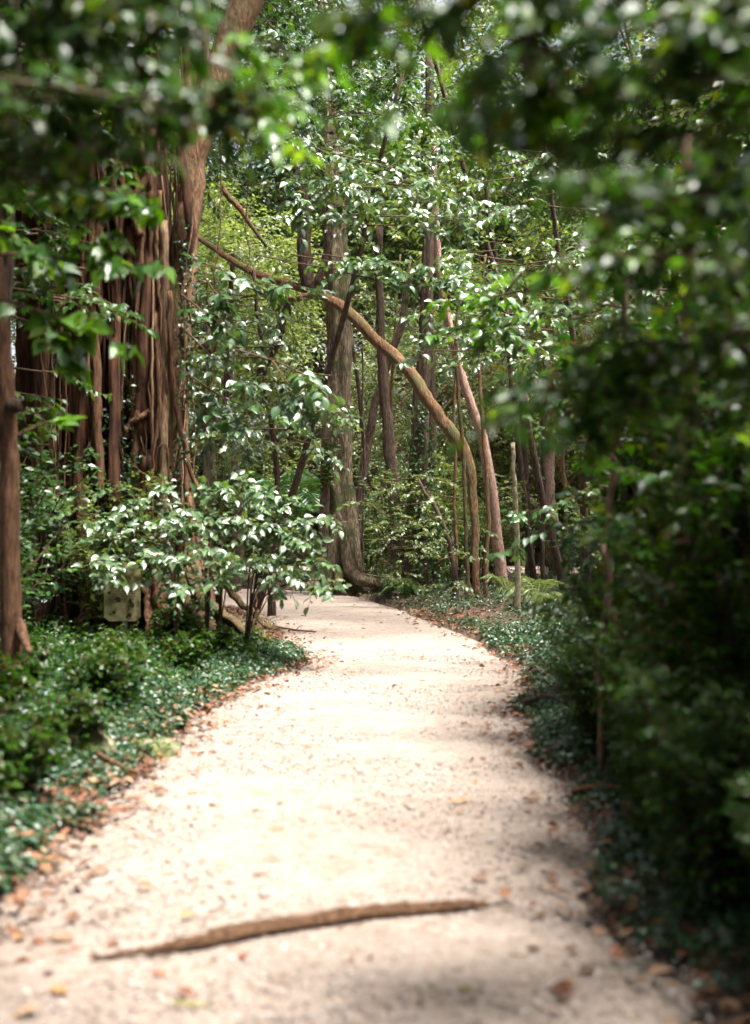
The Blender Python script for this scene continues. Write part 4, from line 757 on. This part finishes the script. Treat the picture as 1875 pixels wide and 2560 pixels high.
for a in [(378, 2462, .09, 1, 0, .4, 'round red-brown leaf lying below the fallen branch'), (595, 2427, .07, 0, 1, 1.2, 'brown curled leaf just below the middle of the fallen branch'), (448, 2318, .08, 6, 2, .7, 'olive-brown cupped leaf above the thick end of the fallen branch'), (162, 2512, .10, 3, 0, 2.2, 'large tan leaf near the bottom left corner'),
          (165, 2393, .08, 0, 3, .1, 'narrow brown leaf left of the fallen branch tip'), (415, 2535, .16, 6, 3, .05, 'long olive strip of a leaf at the bottom edge'), (525, 2425, .06, 4, 0, .9, 'greyish leaf below the fallen branch, beside a brown curled one'), (100, 2460, .09, 4, 1, .5, 'dark grey-brown leaf at the lower left of the path'),
          (888, 2430, .07, 0, 2, 2.5, 'dark crumpled leaf below the fallen branch, middle of the path'), (885, 2398, .06, 4, 0, 0, 'small dark leaf touching the lower side of the fallen branch'), (1045, 2352, .12, 1, 3, .1, 'long reddish leaf below the thin end of the fallen branch'), (1160, 2420, .07, 6, 0, .3, 'yellowish-olive leaf right of centre near the bottom'),
          (1270, 2415, .08, 4, 3, .1, 'dark narrow leaf right of the yellowish-olive one'), (1332, 2475, .06, 5, 0, .1, 'bright yellow leaf at the lower right of the path'), (1455, 2465, .09, 4, 2, 1, 'broad dark leaf near the lower right edge of the path'), (1385, 2530, .08, 2, 1, .6, 'dark brown leaf at the bottom right of the path'), (1278, 2195, .07, 2, 1, .3, 'dark leaf right of the fallen branch end, higher up'),
          (1137, 2505, .07, 6, 0, .2, 'olive leaf at the bottom centre-right'), (1245, 2545, .07, 6, 1, .4, 'olive leaf at the bottom edge, right'), (1325, 2040, .075, 0, 2, 1.6, 'dark red leaf standing on edge by the right margin'), (1115, 2022, .16, 3, 3, .35, 'long tan upturned leaf in the middle distance, right of centre'), (905, 2025, .12, 0, 3, .2, 'brown leaf with a thin stalk, centre of the path'),
          (625, 2005, .15, 3, 3, -.2, 'forked tan leaf in the middle distance, left of centre'), (830, 2100, .08, 0, 0, .1, 'upper of two brown leaves in the centre of the path'), (825, 2122, .075, 1, 1, .4, 'lower of two brown leaves in the centre of the path'), (530, 2180, .13, 3, 3, .5, 'narrow tan leaf curving upward, left of centre'), (630, 2208, .08, 0, 0, 0, 'red-brown flat leaf above the fallen branch, left of centre'),
          (398, 2170, .09, 3, 3, 0, 'thin tan leaf on the left half of the path'), (820, 2205, .07, 3, 1, .5, 'tan leaf above the middle of the fallen branch'), (668, 2092, .10, 3, 3, .1, 'straight tan leaf left of the two central brown leaves'), (490, 1930, .07, 1, 1, .3, 'reddish leaf by the left edge in the middle distance'), (755, 1880, .08, 1, 0, .2, 'orange-brown leaf alone in the bright middle of the path'), (770, 1783, .09, 0, 1, .5, 'dark red leaf alone in the brightest stretch'),
          (715, 1548, .16, 4, 2, 1.5, 'pale grey curled leaf standing up near the far bend'), (240, 2325, .07, 4, 1, .7, 'dark leaf at the left, above the branch tip'), (285, 2302, .06, 2, 0, 1.3, 'small brown leaf at the left, upper of a pair'), (65, 2310, .09, 2, 2, .2, 'brown leaf at the far left edge of the path')]:
    fp(*a)
for k in range(190):
    for _ in range(40):
        yy = 4.4 + 32 * r_.random() ** 1.1; xx = r_.uniform(-3.5, 1.6)
        if in_path(np.array([xx]), np.array([yy]))[0] and path_dist(np.array([xx]), np.array([yy]))[0] > .08: break
    else: continue
    far = yy > 11
    fallen(xx, yy, r_.uniform(.03, .065) if not far else r_.uniform(.05, .10), int(r_.integers(5)), int(r_.integers(4)), r_.uniform(0, 6.28), 'small dry brown leaf scattered on the far pale path' if far else 'small dry brown leaf scattered on the near pale path', 'scattered leaves far' if far else 'scattered leaves near')
# loose gravel
n = 30000; yy = 3.9 + 14 * r_.random(n) ** 1.6; xx = r_.uniform(-1.7, 1.7, n); ok = in_path(xx, yy); xx, yy = xx[ok], yy[ok]; m = len(xx)
oct_v = np.array([(1, 0, 0), (0, 1, 0), (-1, 0, 0), (0, -1, 0), (0, 0, .8), (0, 0, -.8)]); oct_f = np.array([(0, 1, 4), (1, 2, 4), (2, 3, 4), (3, 0, 4), (1, 0, 5), (2, 1, 5), (3, 2, 5), (0, 3, 5)])
a_ = r_.uniform(0, 6.28, m); sz = .003 + .011 * r_.random(m) ** 2.5; V = oct_v[None] * sz[:, None, None] * r_.uniform(.6, 1.3, (m, 6, 1)); c_, s_ = np.cos(a_)[:, None], np.sin(a_)[:, None]
V = np.stack([V[..., 0] * c_ - V[..., 1] * s_, V[..., 0] * s_ + V[..., 1] * c_, V[..., 2]], -1) + np.c_[xx, yy, np.interp(np.abs(xx), [0, .9, 1.3, 1.6], [.034, .03, .018, .005])][:, None]
gm = leaf_mat('limestone_gravel', [(.16, .125, .105), (.29, .245, .215), (.40, .35, .32), (.23, .19, .165), (.11, .085, .07)], .9, .0, spec=.2)
tag(link('gravel', mesh_from('gravel', V.reshape(-1, 3), (oct_f[None] + (np.arange(m) * 6)[:, None, None]).reshape(-1, 3)), gm), 'loose limestone grit on the near half of the path', 'gravel', kind='stuff')
# small crumbs of bark and grit
n = 5200; yy = 4 + 34 * r_.random(n) ** 1.3; xx = r_.uniform(-4, 1.7, n); ok = in_path(xx, yy); xx, yy = xx[ok], yy[ok]; m = len(xx)
crumbs = link('leaf_crumbs', mesh_from('leaf_crumbs', *build_leaves((np.c_[xx, yy, np.full(m, .034)], np.c_[r_.normal(0, 1, (m, 2)), np.zeros(m)], np.array([0, 0, 1.]) + r_.normal(0, .3, (m, 3)), r_.uniform(.008, .028, m)), 'simple')), M['litter'])
tag(crumbs, 'crumbs of dry leaf and bark strewn over the path', 'leaf litter', kind='stuff')

# ------------------------------------------------------------------ the fallen branch
def gp(x, y, dz=0): q = G(x, y); return np.array([q[0], q[1], .034 + dz])
fb = thing('fallen_branch', 'thick brown branch lying across the near end of the path', 'branch', gp(700, 2340))
bp = [gp(235, 2425, .006), gp(380, 2412, .014), gp(480, 2392, .024), gp(700, 2355, .03), gp(900, 2325, .028), gp(1060, 2308, .025), gp(1160, 2297, .02), gp(1222, 2292, .007)]
part('wood', tube(bp, 0, None, 80, 14, 3, .14, .12, np.random.default_rng(9), 0, .004, [.007, .013, .023, .029, .024, .023, .019, .008]), bark_mat('fallen_wood', [(.3, (.03, .014, .007)), (.5, (.105, .052, .025)), (.7, (.19, .105, .055))], 14, 1, 1.0), fb, True)
part('splinter', tube([gp(1180, 2295, .015), gp(1240, 2290, .012), gp(1285, 2287, .006)], .008, .003, 8, 5, rough=.1), M['twig'], fb, True)
part('bark_ridge', tube([gp(520, 2384, .046), gp(600, 2370, .052), gp(680, 2358, .053)], .008, .006, 10, 5, rough=.2), M['bark_moss'], fb, True)
for k, (pts, r, lb) in enumerate([([(1480, 2250), (1540, 2248), (1600, 2262)], .022, 'dark broken stick poking from the right bank'), ([(1430, 2005), (1500, 2003), (1560, 2012)], .018, 'reddish stick poking from the right bank, farther up'), ([(1310, 1782), (1370, 1775), (1420, 1790)], .03, 'dark knob of wood at the right edge near the bright stretch'), ([(690, 1575), (740, 1583), (790, 1588)], .02, 'reddish stick lying near the far bend on the left'), ([(240, 1925), (330, 1945), (390, 1965)], .014, 'reddish fallen stick on the left bank')]):
    q = [gp(a, b, r * .8) for a, b in pts]
    if k != 3: q = [p + [0, 0, max(0, float(ground_z(p[0], p[1])))] for p in q]
    s_ = thing('stick', lb, 'stick', q[1]); part('wood', tube(q, r, r * .5, 14, 8, 0, 0, .08, np.random.default_rng(k), wob=.006), M['bark_dark' if k in (0, 2) else 'bark_root'], s_, True); part('twig', tube([q[1], q[1] + [.05, .04, .05], q[1] + [.1, .06, .06]], r * .4, r * .2, 6, 5, rough=0), M['twig'], s_, True)

# ------------------------------------------------------------------ mossy rocks on the left bank
import bmesh
def rock(label, x, y, s, seed, sq=.6):
    q = G(x, y); z = float(ground_z(q[0], q[1])); bm = bmesh.new(); bmesh.ops.create_icosphere(bm, subdivisions=4, radius=1); rr = np.random.default_rng(seed); ph = rr.uniform(0, 6, 9)
    for v in bm.verts:
        c = v.co; f = 1 + .18 * math.sin(c.x * 2.3 + ph[0]) * math.sin(c.y * 2.1 + ph[1]) + .10 * math.sin(c.x * 5 + c.z * 4 + ph[2]) + .07 * math.sin(c.y * 7 - c.z * 6 + ph[3]) + .03 * math.sin(13 * c.x + 11 * c.y + ph[4])
        v.co = (c.x * f * s, c.y * f * s * .8, c.z * f * s * sq)
    me = bpy.data.meshes.new('rock'); bm.to_mesh(me); bm.free(); me.polygons.foreach_set('use_smooth', np.ones(len(me.polygons), bool))
    t = thing('mossy_rock', label, 'rock', (q[0], q[1], z)); link('stone', me, M['rock'], t); mv = np.array([v.co for v in me.vertices]); up = mv[mv[:, 2] > .1 * s * sq]; up = up[rr.integers(0, len(up), 500)]
    tag(link('moss', mesh_from('moss', *build_leaves((up, rr.normal(0, 1, (500, 3)), unit(up) + rr.normal(0, .4, (500, 3)), rr.uniform(.012, .03, 500)), 'simple')), M['leaf_lime'], t), kind='stuff')
M['rock'] = bark_mat('mossy_stone', [(.3, (.05, .045, .03)), (.5, (.13, .11, .07)), (.7, (.22, .2, .14))], 3, 1, .8, (.07, .09, .02))
rock('mossy rounded rock at the left edge of the path', 385, 1890, .16, 1); rock('larger mossy rock half buried in ground cover on the left bank', 200, 1905, .26, 2)

# ------------------------------------------------------------------ the little information sign
SY = 15.9; sb = PS(268, 1500, SY); sb[2] = float(ground_z(sb[0], sb[1])); sg = thing('information_sign', 'small weathered tan sign on a grey post, half hidden by the glossy shrub', 'sign', sb)
def sign_mat():
    m = bpy.data.materials.new('weathered_sign_face'); nt, N, L, b = nodes_of(m); tc = N.new('ShaderNodeTexCoord')
    n1 = N.new('ShaderNodeTexNoise'); n1.inputs['Scale'].default_value = 9; n1.inputs['Detail'].default_value = 5; L.new(tc.outputs['Object'], n1.inputs[0])
    r = ramp(nt, [(.38, (.10, .085, .03)), (.48, (.30, .25, .12)), (.62, (.48, .41, .24))]); L.new(n1.outputs[0], r.inputs[0]); L.new(r.outputs[0], b.inputs['Base Color']); b.inputs['Roughness'].default_value = .6; return m
c0, c1 = PS(230, 1240, SY), PS(309, 1368, SY); cxm, hz = (c0[0] + c1[0]) / 2, c1[2]; wd = (c1[0] - c0[0]) / 2; zt = c0[2]; ch = .06
prof = [(-wd + ch, hz), (wd - ch, hz), (wd, hz + ch * .7), (wd, zt - ch * .7), (wd - ch, zt), (-wd + ch, zt), (-wd, zt - ch * .7), (-wd, hz + ch * .7)]
yaw = .12; ca, sa = math.cos(yaw), math.sin(yaw)
def S(u, d, z): return (cxm + u * ca - d * sa, SY + u * sa + d * ca, z)
V = np.array([S(u, -.012, z) for u, z in prof] + [S(u, .012, z) for u, z in prof]); k8 = np.arange(8)
F = [np.stack([k8, (k8 + 1) % 8, (k8 + 1) % 8 + 8, k8 + 8], 1)]
me = bpy.data.meshes.new('board'); me.from_pydata((V - sb).tolist(), [], [tuple(range(8)), tuple(range(15, 7, -1))] + [(i + 8, (i + 1) % 8 + 8, (i + 1) % 8, i) for i in range(8)]); me.update()
link('board', me, sign_mat(), sg)
PM = bark_mat('galvanised_post', [(.3, (.16, .15, .15)), (.7, (.32, .31, .31))], 4, .4, .1, rough=.5)
part('post', tube([np.array(S(.03, .04, sb[2] - .1)), np.array(S(.03, .04, hz + .3))], .022, .022, 6, 12, rough=.01), PM, sg, True)
# worn print: rows of short strokes, not readable in the photograph either
vs, fs = [], []
for row in range(11):
    z = zt - .14 - row * .030; u = -wd + .06
    while u < wd - .07:
        w = r_.uniform(.012, .035)
        if r_.random() < .85: n0 = len(vs); vs += [S(u, -.0165, z), S(u + w, -.0165, z), S(u + w, -.0165, z + .011), S(u, -.0165, z + .011)]; fs.append((n0, n0 + 1, n0 + 2, n0 + 3))
        u += w + .008
lm = bpy.data.materials.new('faded_print'); nt, N, L, b = nodes_of(lm); b.inputs['Base Color'].default_value = (.16, .10, .06, 1); b.inputs['Roughness'].default_value = .7
tag(part('lettering', (np.array(vs), [np.array(fs)]), lm, sg), kind='stuff')
vs, fs = [], []
for k in range(9):
    u, z, s = r_.uniform(-wd + .05, wd - .05), hz + .05 + .3 * r_.random() ** 2, r_.uniform(.012, .035); n0 = len(vs); m = 9
    vs += [S(u + s * (1 + .3 * r_.normal()) * math.cos(a), -.0185, z + s * math.sin(a)) for a in np.linspace(0, 6.28, m, endpoint=False)]; fs.append([n0 + i for i in range(m)])
mm = bpy.data.materials.new('lichen_spots'); nt, N, L, b = nodes_of(mm); b.inputs['Base Color'].default_value = (.025, .028, .01, 1); b.inputs['Roughness'].default_value = .9
tag(part('lichen_spots', (np.array(vs), [np.array(fs)]), mm, sg), kind='stuff')
for o in list(bpy.data.objects):
    if o.name.split('.')[0] in ('twig', 'limb') and o.type == 'MESH' and o.parent is not None and 'kind' not in o and o.parent.name.split('.')[0] in ('crown', 'foliage', 'broadleaf_tree', 'added_canopy_tree'): o['kind'] = 'stuff'
    if o.name.split('.')[0] == 'stem' and o.parent is not None and o.parent.name.split('.')[0] == 'shrub': o['kind'] = 'stuff'
